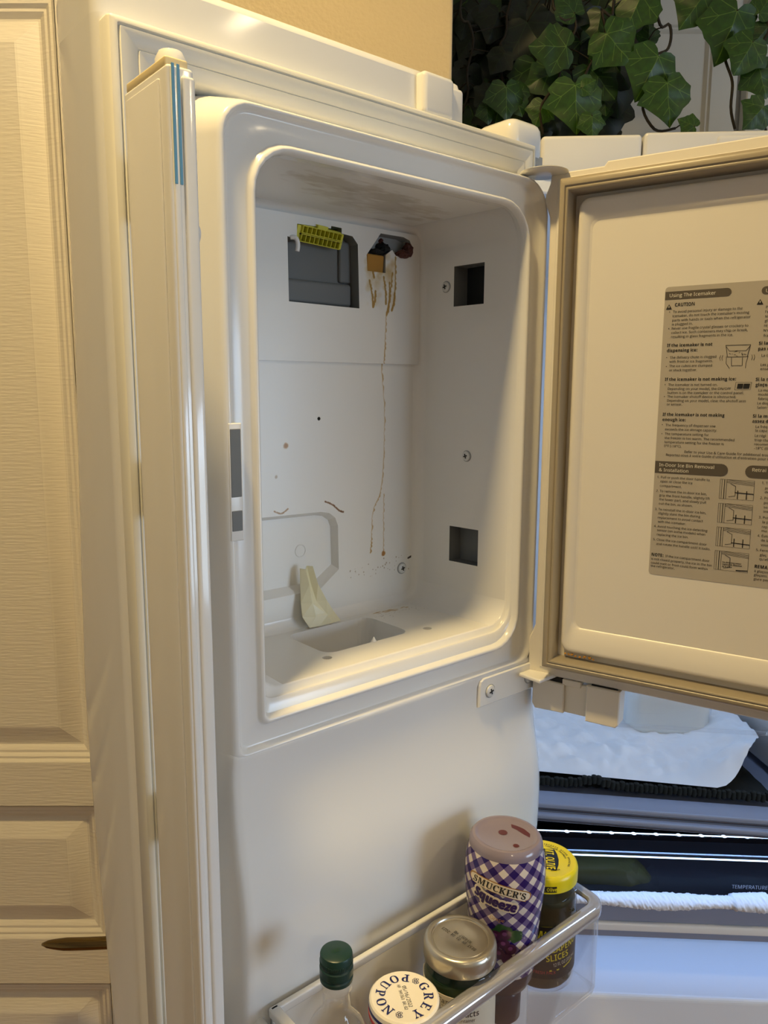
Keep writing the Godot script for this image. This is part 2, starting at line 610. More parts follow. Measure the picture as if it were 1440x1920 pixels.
func pantry_door() -> void:
	var z := -0.93
	var s := begin(-1)
	# stiles and rails around three panels; the panels are lofted separately
	var x0 := -1.1
	var x1 := -0.312
	var px0 := -1.0
	var px1 := -0.343
	var cuts := [[0.0, 0.17], [0.6236, 0.692], [0.8836, 0.9446], [1.853, 2.03]]
	box(s, Vector3(x0, 0, z - 0.035), Vector3(px0, 2.03, z), 0.002, 1)
	box(s, Vector3(px1, 0, z - 0.035), Vector3(x1, 2.03, z), 0.002, 1)
	var d := obj("door_1", s, M.pantry_paint_upright)
	struct(d, "white panelled pantry door with moulded panels left of the refrigerator door", "door")
	for c in cuts:
		s = begin(-1)
		box(s, Vector3(px0, c[0], z - 0.034), Vector3(px1, c[1], z), 0.001, 1)
		obj("rail", s, M.pantry_paint, d)
	for k in 3:
		var y0: float = cuts[k][1]
		var y1: float = cuts[k + 1][0]
		s = begin()
		var rings := []
		var prof := [[0.0, 0.0], [0.004, -0.0035], [0.007, -0.0035], [0.011, -0.007], [0.014, -0.007], [0.02, -0.0115], [0.0225, -0.0115], [0.045, -0.003], [0.0475, -0.0022], [0.051, -0.0022]]
		var cr := []
		for i in prof.size():
			var e: float = prof[i][0]
			rings.append(rring(px0 + e, px1 - e, y0 + e, y1 - e, 0.0004, z + prof[i][1], 2))
			cr.append(i)
		loft(s, rings, {}, cr)
		s.set_smooth_group(-1)
		cap(s, rings[-1])
		obj("panel", s, M.pantry_paint, d)
	# lever handle pointing left
	s = begin()
	var pts := []
	var rad := []
	for i in 15:
		var t := i / 14.0
		pts.append(Vector3(lerpf(-0.408, -0.3, t), 0.7255 + 0.004 * sin(t * 2.2) - 0.002, z + 0.05 + 0.004 * sin(t * PI)))
		rad.append(0.0022 + 0.0066 * pow(minf(1.0, t * 3.4), 0.5))
	tube(s, pts, rad, 20, true, 0.8)
	tube(s, [Vector3(-0.3, 0.7255, z + 0.054), Vector3(-0.3, 0.7255, z)], [0.0085, 0.011], 20)
	obj("lever_handle", s, M.brass_dark, d)

# ---------------------------------------------------------------- refrigerator
func dab(im: Image, c: Vector2, r: float, col: Color, n: FastNoiseLite = null) -> void:   # soft spot, centre and radius in pixels
	for y in range(maxi(0, int(c.y - r)), mini(im.get_height(), int(c.y + r) + 1)):
		for x in range(maxi(0, int(c.x - r)), mini(im.get_width(), int(c.x + r) + 1)):
			var d := Vector2(x, y).distance_to(c) / r
			if n:
				d += n.get_noise_2d(x, y) * 0.7
			var a := clampf((1.0 - d) * 2.0, 0, 1) * col.a
			if a > 0:
				im.set_pixel(x, y, im.get_pixel(x, y).lerp(Color(col.r, col.g, col.b), a))

func stroke(im: Image, pts: Array, r: float, col: Color, n: FastNoiseLite) -> void:
	var path := smooth_path(pts, 70)
	for k in path.size():
		var p: Vector2 = path[k]
		var w := n.get_noise_1d(k * 4.0)
		dab(im, p + Vector2(w * 4.0, 0), maxf(2.2, r * (1.15 + w * 0.6)), Color(col.r, col.g, col.b, col.a * clampf(0.34 + 0.3 * w, 0.2, 0.6)))

func stained(base: Color) -> Image:
	var im := Image.create(768, 1024, false, Image.FORMAT_RGB8)
	im.fill(base)
	return im

func image_mat(called: String, im: Image, rough := 0.3) -> StandardMaterial3D:
	var m := mat(called, Color.WHITE, rough)
	m.albedo_texture = ImageTexture.create_from_image(im)
	return m

func zf(y: float) -> float:        # how far the liner below the compartment stands out
	var t := [[0.70, 0.052], [0.93, 0.0545], [0.96, 0.0565], [1.0, 0.0572], [1.02, 0.0558], [1.04, 0.0525], [1.06, 0.0485], [1.08, 0.0452], [1.10, 0.0432], [1.13, 0.0425], [1.2, 0.0425]]
	for k in t.size() - 1:
		if y <= t[k + 1][0]:
			var f: float = clampf((y - t[k][0]) / (t[k + 1][0] - t[k][0]), 0, 1)
			var a: float = t[maxi(0, k - 1)][1]
			var b: float = t[k][1]
			var c: float = t[k + 1][1]
			var d: float = t[mini(t.size() - 1, k + 2)][1]
			return cubic_interpolate(b, c, clampf(a, b - 0.004, b + 0.004), d, f)
	return 0.0425

var fridge: Node3D

func refrigerator() -> void:
	var fr := thing("refrigerator", "white french door refrigerator standing open with an empty ice compartment inside its left door", "refrigerator", root_xf)
	var inv := root_xf.affine_inverse()
	var dx := inv * door_w
	var ix := inv * ice_w
	fridge = fr
	cabinet(fr)
	# door shell, convex towards the kitchen
	var s := begin()
	var front := [[0.60, -0.08], [0.75, -0.083], [0.87, -0.0884], [0.96, -0.1001], [1.05, -0.1086], [1.10, -0.112], [1.17, -0.1134], [1.27, -0.106], [1.36, -0.098], [1.45, -0.0905], [1.52, -0.0878], [1.6, -0.088], [1.668, -0.0886]]
	var rings := []
	for f in front:
		if f[0] < 1.63:
			rings.append(shell_ring(0.452, f[1], f[0], 0.0, true))
	rings.append(shell_ring(0.452, -0.0885, 1.631, 0.0, true))
	loft(s, rings, {}, [])
	rings = [shell_ring(0.452, -0.0885, 1.631), shell_ring(0.452, -0.0886, 1.666)]
	loft(s, rings)
	s.set_smooth_group(-1)
	cap(s, rings[1]); cap(s, rings[0], true)
	var door := obj("fridge_door", s, M.white_metal, fr, dx)
	s = begin()
	rings = [shell_ring(0.346, -0.0886, 1.666), shell_ring(0.346, -0.0886, 1.694), shell_ring(0.346, -0.0886, 1.6985, 0.0015), shell_ring(0.346, -0.0886, 1.7005, 0.004)]
	loft(s, rings, {}, [1])
	s.set_smooth_group(-1)
	cap(s, rings[-1])
	obj("top_cap", s, M.white_metal, door)
	s = begin()
	box(s, Vector3(0.2885, 1.6612, -0.02), Vector3(0.3275, 1.6975, 0.006), 0.005, 3)
	box(s, Vector3(0.3265, 1.6615, -0.03), Vector3(0.3455, 1.694, 0.0), 0.004, 3)
	obj("cable_cover", s, M.white_plastic, door)
	s = begin()
	box(s, Vector3(0.345, 1.668, -0.06), Vector3(0.353, 1.695, -0.012), 0.001, 1)
	obj("clear_guard", s, M.clear_plastic, door)
	s = begin()
	box(s, Vector3(0.346, 1.664, -0.07), Vector3(0.44, 1.6725, -0.03), 0.002)
	obj("hinge_arm", s, M.gasket_white, door)
	# door gasket
	s = begin()
	rings = []
	for q in [[0.0, -0.006, 0.0015], [0.0, 0.006, 0.0015], [0.0008, 0.0095, 0.0015], [0.003, 0.0118, 0.0012], [0.0052, 0.0118, 0.001], [0.0062, 0.0095, 0.001], [0.0072, 0.0118, 0.001], [0.018, 0.0118, 0.001], [0.0188, 0.0105, 0.001], [0.0196, 0.0118, 0.001], [0.028, 0.0108, 0.001], [0.031, 0.007, 0.001], [0.032, -0.002, 0.001]]:
		rings.append(rring(0.004 + q[0], 0.4395 - q[0], 0.61 + q[0], 1.6612 - q[0], q[2], q[1], 3))
	loft(s, rings, {}, [2, 4, 5, 6, 8, 9])
	obj("door_gasket", s, M.gasket_white, door)
	ice_liner(door)
	# folding mullion on the free edge
	s = begin()
	box(s, Vector3(0.0005, 0.62, 0.037), Vector3(0.0175, 1.603, 0.098), 0.0022, 3)
	box(s, Vector3(-0.0008, 0.63, 0.043), Vector3(0.001, 1.597, 0.0885), 0.0008, 2)
	box(s, Vector3(0.0090, 0.62, 0.094), Vector3(0.0175, 1.598, 0.1), 0.002, 2)
	box(s, Vector3(0.0025, 0.62, 0.096), Vector3(0.0068, 1.602, 0.0992), 0.0012, 2)
	var flap := obj("mullion_flap", s, M.white_metal, fr, dx)
	s = begin()
	box(s, Vector3(0.0015, 1.6025, 0.039), Vector3(0.016, 1.6085, 0.094), 0.0012)
	obj("end_cap", s, M.cream_cap, flap)
	s = begin()
	lathe(s, [Vector2(0.0001, -0.012), Vector2(0.0085, -0.012), Vector2(0.0092, 0.004), Vector2(0.007, 0.0085), Vector2(0.0001, 0.0105)], at(0.013, 1.6085, 0.078), 24)
	obj("pivot_knob", s, M.white_plastic, flap)
	for x in [0.0036, 0.0069]:
		s = begin(-1)
		box(s, Vector3(x - 0.0009, 1.538, 0.0988), Vector3(x + 0.0009, 1.603, 0.0996), 0.0002, 1)
		obj("blue_stripe", s, M.tape_blue, flap)
	s = begin()
	for y in [1.55, 1.35, 1.1, 0.9, 0.7]:
		box(s, Vector3(0.014, y - 0.02, 0.0), Vector3(0.024, y + 0.02, 0.06), 0.003)
	obj("hinge_strip", s, M.duct_mid, flap)
	s = begin()
	lathe(s, [Vector2(0.0001, -0.004), Vector2(0.006, -0.003), Vector2(0.0072, 0.0), Vector2(0.006, 0.003), Vector2(0.0001, 0.004)], Transform3D(Basis(Vector3.BACK, PI / 2) * Basis(Vector3.UP, 0.0), Vector3(0.017, 1.513, 0.09)), 20)
	obj("bumper", s, M.white_plastic, flap)
	# ice compartment door
	ice_door(fr, ix)
	# white block that covers the door hinge on the cabinet
	s = begin()
	rings = []
	for q in [[0.0, 1.659], [0.0, 1.680], [0.0008, 1.686], [0.003, 1.690], [0.006, 1.6925], [0.01, 1.6935]]:
		var rr := PackedVector3Array()
		for p in rring(0.4265 + q[0], 0.479 - q[0], -0.066 + q[0], -0.01 - q[0], maxf(0.008, 0.012 - q[0]), 0.0, 6):
			rr.append(Vector3(p.x, q[1], -0.076 - p.y))
		rings.append(rr)
	loft(s, rings)
	cap(s, rings[-1]); cap(s, rings[0], true)
	var hc := obj("hinge_cover", s, M.white_plastic, fr, dx)
	s = begin(-1)
	box(s, Vector3(0.458, 1.651, -0.05), Vector3(0.4765, 1.661, -0.0105), 0.001, 1)
	obj("hinge_gap", s, M.duct_mid, hc)

func shell_ring(x1: float, zo: float, y: float, inset := 0.0, hollow := false) -> PackedVector3Array:
	var p := PackedVector3Array()
	var zi := -0.004
	var e := inset
	for k in 6:                                   # free-edge inner corner
		var a := PI - PI / 2 * k / 5.0
		p.append(Vector3(0.009 + cos(a) * (0.009 - e), y, zi - 0.009 + sin(a) * (0.009 - e)))
	if hollow:                                    # open towards the liner, so that the compartment fits in
		for q in [Vector2(0.0505, 0.0), Vector2(0.0506, 0.04)]:
			p.append(Vector3(q.x, y, zi - q.y))
		for k in 11:
			var x := lerpf(0.052, x1 - 0.026, k / 10.0)
			p.append(Vector3(x, y, zo - 0.02 * sin(PI * (x - 0.02) / 0.425) + 0.002))
		for q in [Vector2(x1 - 0.0246, 0.04), Vector2(x1 - 0.0245, 0.0)]:
			p.append(Vector3(q.x, y, zi - q.y))
	else:
		p.append(Vector3(x1 * 0.5, y, zi - e))
	for k in 5:
		var a := PI / 2 - PI / 2 * k / 4.0
		p.append(Vector3(x1 - 0.006 + cos(a) * (0.006 - e), y, zi - 0.006 + sin(a) * (0.006 - e)))
	p.append(Vector3(x1 - e, y, zo + 0.02))
	for k in 13:                                  # curved outer face
		var x := lerpf(0.02, x1 - 0.012, 1.0 - k / 12.0)
		p.append(Vector3(x, y, zo - 0.02 * sin(PI * (x - 0.02) / 0.425) + e))
	for k in 4:
		var a := -PI / 2 - PI / 2 * k / 3.0
		p.append(Vector3(0.018 + cos(a) * (0.018 - e), y, zo + 0.018 + sin(a) * (0.018 - e)))
	return p

func cabinet(fr: Node3D) -> void:
	var s := begin(-1)
	box(s, Vector3(0, 0.03, -0.72), Vector3(0.048, 1.66, -0.005), 0.003, 1)
	box(s, Vector3(0.862, 0.03, -0.72), Vector3(0.91, 1.66, -0.005), 0.003, 1)
	box(s, Vector3(0, 1.64, -0.72), Vector3(0.91, 1.675, -0.005), 0.003, 1)
	box(s, Vector3(0, 0.03, -0.72), Vector3(0.91, 1.66, -0.66), 0.003, 1)
	box(s, Vector3(0.04, 0.55, -0.7), Vector3(0.87, 0.6274, 0.0), 0.006, 2)
	box(s, Vector3(0.01, 0.03, -0.6), Vector3(0.9, 0.56, -0.02), 0.006, 1)
	var body := obj("cabinet_body", s, M.fridge_inside, fr)
	s = begin()
	box(s, Vector3(0.085, 1.657, -0.12), Vector3(0.1965, 1.7015, 0.0), 0.005, 3)
	box(s, Vector3(0.198, 1.657, -0.12), Vector3(0.9, 1.7025, 0.002), 0.004, 3)
	obj("top_trim", s, M.white_plastic, body)
	s = begin()
	box(s, Vector3(0.274, 1.662, -0.05), Vector3(0.5, 1.699, 0.0035), 0.006, 3)
	obj("handle_plate", s, M.white_metal, body)
	s = begin(-1)
	box(s, Vector3(0.012, 0.05, -0.02), Vector3(0.898, 0.54, 0.02), 0.01, 3)
	obj("freezer_drawer", s, M.white_metal, body)
	s = begin()
	box(s, Vector3(0.05, 0.66, -0.02), Vector3(0.0575, 0.885, 0.004), 0.003, 2)
	obj("side_rail", s, M.white_plastic, body)
	# light bar in the roof of the fresh food section
	s = begin(-1)
	box(s, Vector3(0.2, 1.628, -0.2), Vector3(0.72, 1.64, -0.14), 0.003, 1)
	obj("light_bar", s, M.led_glow, body)
	for q in [[Vector3(0.46, 1.62, -0.17), Vector2(0.5, 0.06), 1.0]]:
		var al := AreaLight3D.new()
		al.name = "fridge_lamp"
		al.area_size = q[1]
		al.light_color = Color(0.62, 0.78, 1.0)
		al.light_energy = fridge_energy * q[2]
		al.shadow_enabled = true
		al.set("area_range", 4.0)
		al.transform = Transform3D(Basis(Vector3.RIGHT, -PI / 2), q[0])
		body.add_child(al)

func ice_liner(door: Node3D) -> void:
	var s := begin()
	var R := []
	for q in [[0.050, 0.430, 1.142, 1.630, [0.002, 0.002, 0.03, 0.03], -0.002], [0.056, 0.4245, 1.142, 1.6235, [0.002, 0.002, 0.03, 0.03], 0.022], [0.0592, 0.4215, 1.142, 1.6195, [0.002, 0.002, 0.03, 0.028], 0.035], [0.0612, 0.4195, 1.142, 1.6172, [0.002, 0.002, 0.03, 0.026], 0.0405], [0.0628, 0.418, 1.1405, 1.6158, [0.007, 0.02, 0.03, 0.025], 0.0436], [0.0648, 0.4165, 1.142, 1.6145, [0.008, 0.02, 0.03, 0.024], 0.0450], [0.0668, 0.4135, 1.1435, 1.613, [0.008, 0.02, 0.03, 0.0225], 0.0445], [0.0682, 0.409, 1.1448, 1.6118, [0.0075, 0.02, 0.03, 0.021], 0.0420], [0.0694, 0.405, 1.1458, 1.6105, [0.007, 0.02, 0.03, 0.020], 0.0403], [0.0712, 0.402, 1.1475, 1.609, [0.006, 0.02, 0.03, 0.019], 0.040],
			[0.0846, 0.3975, 1.1600, 1.5955, [0.008, 0.035, 0.04, 0.036], 0.040], [0.0858, 0.396, 1.1614, 1.5943, [0.0075, 0.035, 0.04, 0.035], 0.0410], [0.0868, 0.394, 1.1626, 1.5931, [0.007, 0.034, 0.038, 0.0345], 0.0434], [0.088, 0.3925, 1.164, 1.5917, [0.0065, 0.033, 0.037, 0.034], 0.0450], [0.0895, 0.3912, 1.1655, 1.5902, [0.006, 0.032, 0.036, 0.033], 0.0452], [0.0906, 0.39, 1.1668, 1.589, [0.0055, 0.031, 0.035, 0.032], 0.0440], [0.0913, 0.389, 1.1676, 1.5883, [0.005, 0.03, 0.034, 0.0315], 0.041],
			[0.0918, 0.3882, 1.1685, 1.588, [0.006, 0.03, 0.033, 0.031], 0.0390], [0.0921, 0.3879, 1.1773, 1.588, [0.008, 0.03, 0.032, 0.03], 0.0378], [0.0923, 0.3877, 1.1788, 1.588, [0.01, 0.028, 0.03, 0.028], 0.0366], [0.0925, 0.3875, 1.1792, 1.588, [0.012, 0.026, 0.028, 0.026], 0.0332], [0.0927, 0.3873, 1.1838, 1.588, [0.018, 0.024, 0.025, 0.024], 0.0320], [0.093, 0.387, 1.185, 1.588, 0.022, 0.0305]]:
		R.append(rring(q[0], q[1], q[2], q[3], q[4], q[5]))
	var k0 := R.size() - 1
	var x1b := 0.378
	R.append(rring(0.097, x1b, 1.185, 1.588, 0.022, -0.08))
	for k in [1, 2, 3, 4]:
		var a: float = PI / 2 * k / 4
		var e := 0.010 * (1 - cos(a))
		R.append(rring(0.097 + e, x1b - e, 1.185 + e, 1.588 - e, 0.022 - e, -0.08 - 0.010 * sin(a)))
	loft(s, R, {k0 * 1000 + 6: 1, k0 * 1000 + 13: 1, k0 * 1000 + 20: 1}, [17, 19])
	# liner below the compartment
	var prof := [[0.050, -0.06], [0.053, -0.033], [0.056, -0.0205], [0.0592, -0.0075], [0.0612, -0.0022], [0.0640, -0.0004], [0.069, 0.0], [0.13, 0.0], [0.2, 0.0005], [0.27, 0.0005], [0.34, 0.0], [0.41, -0.0004], [0.421, -0.0016], [0.428, -0.005], [0.4325, -0.011], [0.435, -0.022], [0.437, -0.06]]
	var ys := [1.1475, 1.1468, 1.1455, 1.144, 1.142, 1.138, 1.13]
	var dz := [-0.010, -0.004, -0.0012, 0.0012, 0.0022, 0.0018, 0.0004]
	for k in 40:
		ys.append(1.12 - k * (1.12 - 0.62) / 39.0)
		dz.append(0.0)
	s.set_smooth_group(31)
	var rows := []
	for k in ys.size():
		var row := []
		for p in prof:
			row.append(Vector3(p[0], ys[k], maxf(-0.003, zf(ys[k]) + (dz[k] if p[1] > -0.005 else 0.0) + p[1])))
		rows.append(row)
	for k in rows.size() - 1:
		for i in prof.size() - 1:
			quad(s, rows[k + 1][i], rows[k + 1][i + 1], rows[k][i + 1], rows[k][i])
	var liner := obj("inner_liner", s, M.white_plastic, door)
	# ceiling, side wall and floor of the compartment, with their openings
	var n := FastNoiseLite.new()
	n.seed = 5
	n.frequency = 0.02
	var white := Color(0.90, 0.895, 0.88)
	var im := stained(white)
	for q in [[270, 260, 170, 0.30], [420, 330, 150, 0.35], [330, 520, 120, 0.25], [520, 560, 170, 0.28], [600, 420, 110, 0.22], [460, 700, 140, 0.2], [660, 760, 60, 0.3], [700, 640, 50, 0.3]]:
		var nn := FastNoiseLite.new()
		nn.seed = int(q[0])
		nn.frequency = 0.012
		dab(im, Vector2(q[0], q[1]), q[2], Color(0.70, 0.665, 0.60, q[3] * 1.6), nn)
	for k in 3:
		dab(im, Vector2(560 + k * 22, 985 - k * 5), 26, Color(0.35, 0.34, 0.31, 0.35), n)
	var cm := image_mat("ceiling_stained", im, 0.35)
	var x1 := func(z: float) -> float: return lerpf(0.387, x1b, (0.0305 - z) / 0.1105)
	s = begin(-1)
	var o := PackedVector2Array([Vector2(0.115, 0.0305), Vector2(0.119, -0.08), Vector2(0.356, -0.08), Vector2(0.365, 0.0305)])
	plate(s, o, [], func(p): return Vector3(p.x, 1.588, p.y), func(p): return Vector2((p.x - 0.11) / 0.26, (0.03 - p.y) / 0.115))
	obj("compartment_ceiling", s, cm, door)
	im = stained(white)
	for k in 60:
		var p := Vector2(rng.randf_range(430, 760), 150 + absf(rng.randfn(0, 60)))
		dab(im, p, rng.randf_range(1.5, 5), Color(0.30, 0.22, 0.10, rng.randf_range(0.2, 0.7)))
	for q in [[300, 60, 410], [560, 90, 640], [600, 120, 690]]:
		for k in 26:
			dab(im, Vector2(rng.randf_range(q[0], q[2]), q[1] + rng.randfn(0, 14)), rng.randf_range(4, 12), Color(0.62, 0.44, 0.18, 0.35), n)
	var fm := image_mat("floor_stained", im, 0.35)
	s = begin(-1)
	o = PackedVector2Array([Vector2(0.119, -0.08), Vector2(0.115, 0.0305), Vector2(0.365, 0.0305), Vector2(0.356, -0.08)])
	var chute := rrect2(Vector2(0.186, -0.0725), Vector2(0.2885, -0.0045), 0.012)
	var floor3 := func(p): return Vector3(p.x, 1.185, p.y)
	plate(s, o, [chute, circle2(Vector2(0.1806, 0.003), 0.0045), circle2(Vector2(0.309, -0.002), 0.0045)], floor3, func(p): return Vector2((p.x - 0.11) / 0.26, (p.y + 0.085) / 0.115))
	obj("compartment_floor", s, fm, door)
	s = begin(-1)
	hole_wall_any(s, chute, floor3, Vector3(0, -0.06, 0), 0.86)
	hole_wall_any(s, circle2(Vector2(0.1806, 0.003), 0.0045), floor3, Vector3(0, -0.012, 0), 1.0)
	hole_wall_any(s, circle2(Vector2(0.309, -0.002), 0.0045), floor3, Vector3(0, -0.012, 0), 1.0)
	obj("ice_chute", s, M.liner_matte, door)
	s = begin()
	lathe(s, [Vector2(0.0035, 0), Vector2(0.0001, 0.006)], at(0.242, 1.1835, -0.0055), 10)
	obj("chute_tab", s, M.liner_matte, door)
	s = begin(-1)
	o = PackedVector2Array([Vector2(-0.08, 1.207), Vector2(0.0305, 1.207), Vector2(0.0305, 1.566), Vector2(-0.08, 1.566)])
	var ha := rect2(Vector2(-0.0435, 1.5055), Vector2(-0.005, 1.5455))
	var hb := rect2(Vector2(-0.0435, 1.237), Vector2(-0.005, 1.2755))
	var side3 := func(p): return Vector3(x1.call(p.x), p.y, p.x)
	plate(s, o, [ha, hb], side3)
	obj("compartment_wall", s, M.white_plastic, door)
	s = begin(-1)
	hole_wall_any(s, ha, side3, Vector3(0.02, 0, 0), 1.0, false)
	obj("wall_opening", s, M.duct_grey, door)
	s = begin(-1)
	hole_wall_any(s, hb, side3, Vector3(0.02, 0, 0), 1.0, false)
	obj("wall_opening", s, M.duct_grey, door)
	s = begin(-1)
	box(s, Vector3(0.401, 1.5, -0.05), Vector3(0.404, 1.55, 0.0), 0.0004, 1)
	obj("opening_back", s, M.black_void, door)
	s = begin(-1)
	box(s, Vector3(0.398, 1.23, -0.05), Vector3(0.401, 1.28, 0.0), 0.0004, 1)
	obj("opening_back", s, M.duct_grey, door)
	screw("screw", door, Transform3D(Basis(Vector3.UP, PI * 1.5), Vector3(x1.call(-0.054), 1.5262, -0.054)))
	screw("screw", door, Transform3D(Basis(Vector3.UP, PI * 1.5), Vector3(x1.call(-0.0225), 1.3521, -0.0225)))
	screw("screw", door, at(0.3535, 1.2242, -0.0895), 0.0056)
	back_wall(door, white, n)
	# latch slot on the free side of the frame, hinge plate and tongue at the bottom right
	s = begin()
	box(s, Vector3(0.0637, 1.311, 0.043), Vector3(0.0745, 1.397, 0.0452), 0.001, 2)
	var slot := obj("latch_slot", s, M.white_plastic, door)
	s = begin(-1)
	box(s, Vector3(0.0646, 1.3435, 0.044), Vector3(0.0732, 1.3928, 0.0456), 0.0004, 1)  # flush grey boxes, coloured dark in place of the shaded holes
	box(s, Vector3(0.0646, 1.3185, 0.044), Vector3(0.0732, 1.3335, 0.0456), 0.0004, 1)
	obj("slot_hole_shade", s, M.duct_grey, door)
	s = begin()
	extrude(s, PackedVector2Array([Vector2(0.3352, 1.1095), Vector2(0.429, 1.1095), Vector2(0.429, 1.139), Vector2(0.341, 1.139), Vector2(0.3365, 1.1365), Vector2(0.3352, 1.132)]), 0.040, 0.0462, 0.0012)
	box(s, Vector3(0.395, 1.1275, 0.044), Vector3(0.4285, 1.1315, 0.072), 0.0015)
	obj("hinge_plate", s, M.white_metal, door)
	screw("screw", door, at(0.3502, 1.1238, 0.0462), 0.0062)
	screw("screw", door, at(0.4105, 1.1238, 0.0462), 0.0062)
	s = begin()
	lathe(s, [Vector2(0.0001, -0.0018), Vector2(0.02, -0.0016), Vector2(0.0225, 0.0), Vector2(0.02, 0.0012), Vector2(0.0001, 0.0016)], Transform3D(Basis(), Vector3(0.4035, 1.6215, 0.049)), 40)
	obj("hinge_washer", s, M.white_plastic, door)

func hole_wall_any(s: SurfaceTool, hole: PackedVector2Array, to3: Callable, deep: Vector3, shrink := 1.0, floor_ := true) -> void:
	var g := hole
	if signed_area(g) < 0:
		g = hole.duplicate()
		g.reverse()
	hole_wall(s, g, to3, deep, shrink, floor_)

func signed_area(p: PackedVector2Array) -> float:
	var a := 0.0
	for i in p.size():
		a += p[i].cross(p[(i + 1) % p.size()])
	return a

func back_wall(door: Node3D, white: Color, n: FastNoiseLite) -> void:
	var im := stained(white)
	var px := func(x: float, y: float) -> Vector2: return Vector2((x - 0.10) / 0.28 * 768, (1.59 - y) / 0.41 * 1024)
	var brown := Color(0.66, 0.52, 0.26, 0.8)
	# wide yellow stain below the burnt duct, then runs down the wall
	for k in 90:
		var t := rng.randf()
		var p: Vector2 = px.call(lerpf(0.299, 0.337, rng.randf()), 1.556 - t * 0.05)
		dab(im, p, rng.randf_range(6, 16), Color(0.76, 0.63, 0.36, 0.22 * (1.2 - t)))
	for q in [[0.338, 1.556, 0.336, 1.507], [0.334, 1.54, 0.326, 1.497], [0.302, 1.548, 0.309, 1.533], [0.322, 1.535, 0.325, 1.508], [0.303, 1.53, 0.3078, 1.504], [0.311, 1.52, 0.3078, 1.504], [0.33, 1.53, 0.328, 1.5], [0.337, 1.52, 0.333, 1.502]]:
		stroke(im, [px.call(q[0], q[1]), px.call((q[0] + q[2]) / 2 + 0.001, (q[1] + q[3]) / 2), px.call(q[2], q[3])], 3.0, brown, n)
	stroke(im, [px.call(0.326, 1.50), px.call(0.3245, 1.47), px.call(0.3232, 1.443), px.call(0.3271, 1.404), px.call(0.3267, 1.354), px.call(0.3224, 1.314), px.call(0.312, 1.292), px.call(0.3095, 1.26), px.call(0.3084, 1.2476)], 2.4, Color(0.70, 0.55, 0.32, 0.7), n)
	stroke(im, [px.call(0.327, 1.31), px.call(0.3265, 1.28), px.call(0.3266, 1.246)], 2.0, Color(0.70, 0.55, 0.32, 0.6), n)
	dab(im, px.call(0.3266, 1.245), 8, Color(0.60, 0.40, 0.16, 0.9), n)
	dab(im, px.call(0.2019, 1.3677), 8, Color(0.64, 0.47, 0.26, 0.95), n)
	dab(im, px.call(0.19, 1.338), 5, Color(0.6, 0.5, 0.36, 0.6), n)
	stroke(im, [px.call(0.248, 1.309), px.call(0.257, 1.305), px.call(0.266, 1.298), px.call(0.271, 1.296)], 2.2, Color(0.45, 0.30, 0.16, 0.7), n)
	stroke(im, [px.call(0.187, 1.305), px.call(0.195, 1.302), px.call(0.203, 1.306)], 2.0, Color(0.64, 0.5, 0.34, 0.6), n)
	for k in 40:
		dab(im, px.call(rng.randf_range(0.28, 0.372), rng.randf_range(1.222, 1.24)), rng.randf_range(1.2, 3.0), Color(0.4, 0.3, 0.17, 0.4), n)
	stroke(im, [px.call(0.363, 1.2345), px.call(0.368, 1.236), px.call(0.374, 1.2375)], 2.6, Color(0.22, 0.18, 0.13, 0.8), n)
	var bm := image_mat("back_stained", im, 0.3)
	var uv := func(p): return Vector2((p.x - 0.10) / 0.28, (1.59 - p.y) / 0.41)
	var lower := func(p): return Vector3(p.x, p.y, -0.09)
	var upper := func(p): return Vector3(p.x, p.y, -0.0862)
	var recess := PackedVector2Array([Vector2(0.112, 1.2185), Vector2(0.241, 1.2185), Vector2(0.2655, 1.236), Vector2(0.2645, 1.2826), Vector2(0.261, 1.291), Vector2(0.2535, 1.2965), Vector2(0.243, 1.2987), Vector2(0.112, 1.301)])
	var s := begin(-1)
	plate(s, PackedVector2Array([Vector2(0.106, 1.194), Vector2(0.369, 1.194), Vector2(0.369, 1.45), Vector2(0.106, 1.45)]), [recess, circle2(Vector2(0.2415, 1.3923), 0.0019, 10)], lower, uv)
	hole_uv(s, recess, lower, Vector3(0, 0, -0.009), 0.93, uv)
	var bw := obj("compartment_back", s, bm, door)
	s = begin(-1)
	hole_wall_any(s, circle2(Vector2(0.2415, 1.3923), 0.0019, 10), lower, Vector3(0, 0, -0.01))
	obj("screw_hole", s, M.duct_grey, door)
	s = begin()
	var ring := []
	for k in 25:
		ring.append(Vector3(0.2235 + cos(TAU * k / 24) * 0.0062, 1.2597 + sin(TAU * k / 24) * 0.0062, -0.099))
	tube(s, ring, 0.0007, 6, false)
	obj("round_emboss", s, M.liner_matte, door)
	# upper part stands 4 mm forward and carries the plug recess and the burnt air duct
	var plug := PackedVector2Array([Vector2(0.2053, 1.5022), Vector2(0.2901, 1.5012), Vector2(0.2882, 1.5625), Vector2(0.2815, 1.5695), Vector2(0.268, 1.5705), Vector2(0.268, 1.5755), Vector2(0.2555, 1.576), Vector2(0.255, 1.5735), Vector2(0.2158, 1.573), Vector2(0.215, 1.5585), Vector2(0.2047, 1.5605)])
	var duct := PackedVector2Array([Vector2(0.3005, 1.5386), Vector2(0.3246, 1.5387), Vector2(0.3246, 1.5565), Vector2(0.3335, 1.5625), Vector2(0.3385, 1.5572), Vector2(0.346, 1.5568), Vector2(0.36, 1.5613), Vector2(0.3621, 1.5675), Vector2(0.3575, 1.5745), Vector2(0.349, 1.5768), Vector2(0.318, 1.5768), Vector2(0.2995, 1.554)])
	s = begin(-1)
	plate(s, PackedVector2Array([Vector2(0.104, 1.4475), Vector2(0.3725, 1.4475), Vector2(0.3725, 1.581), Vector2(0.104, 1.581)]), [plug, duct], upper, uv)
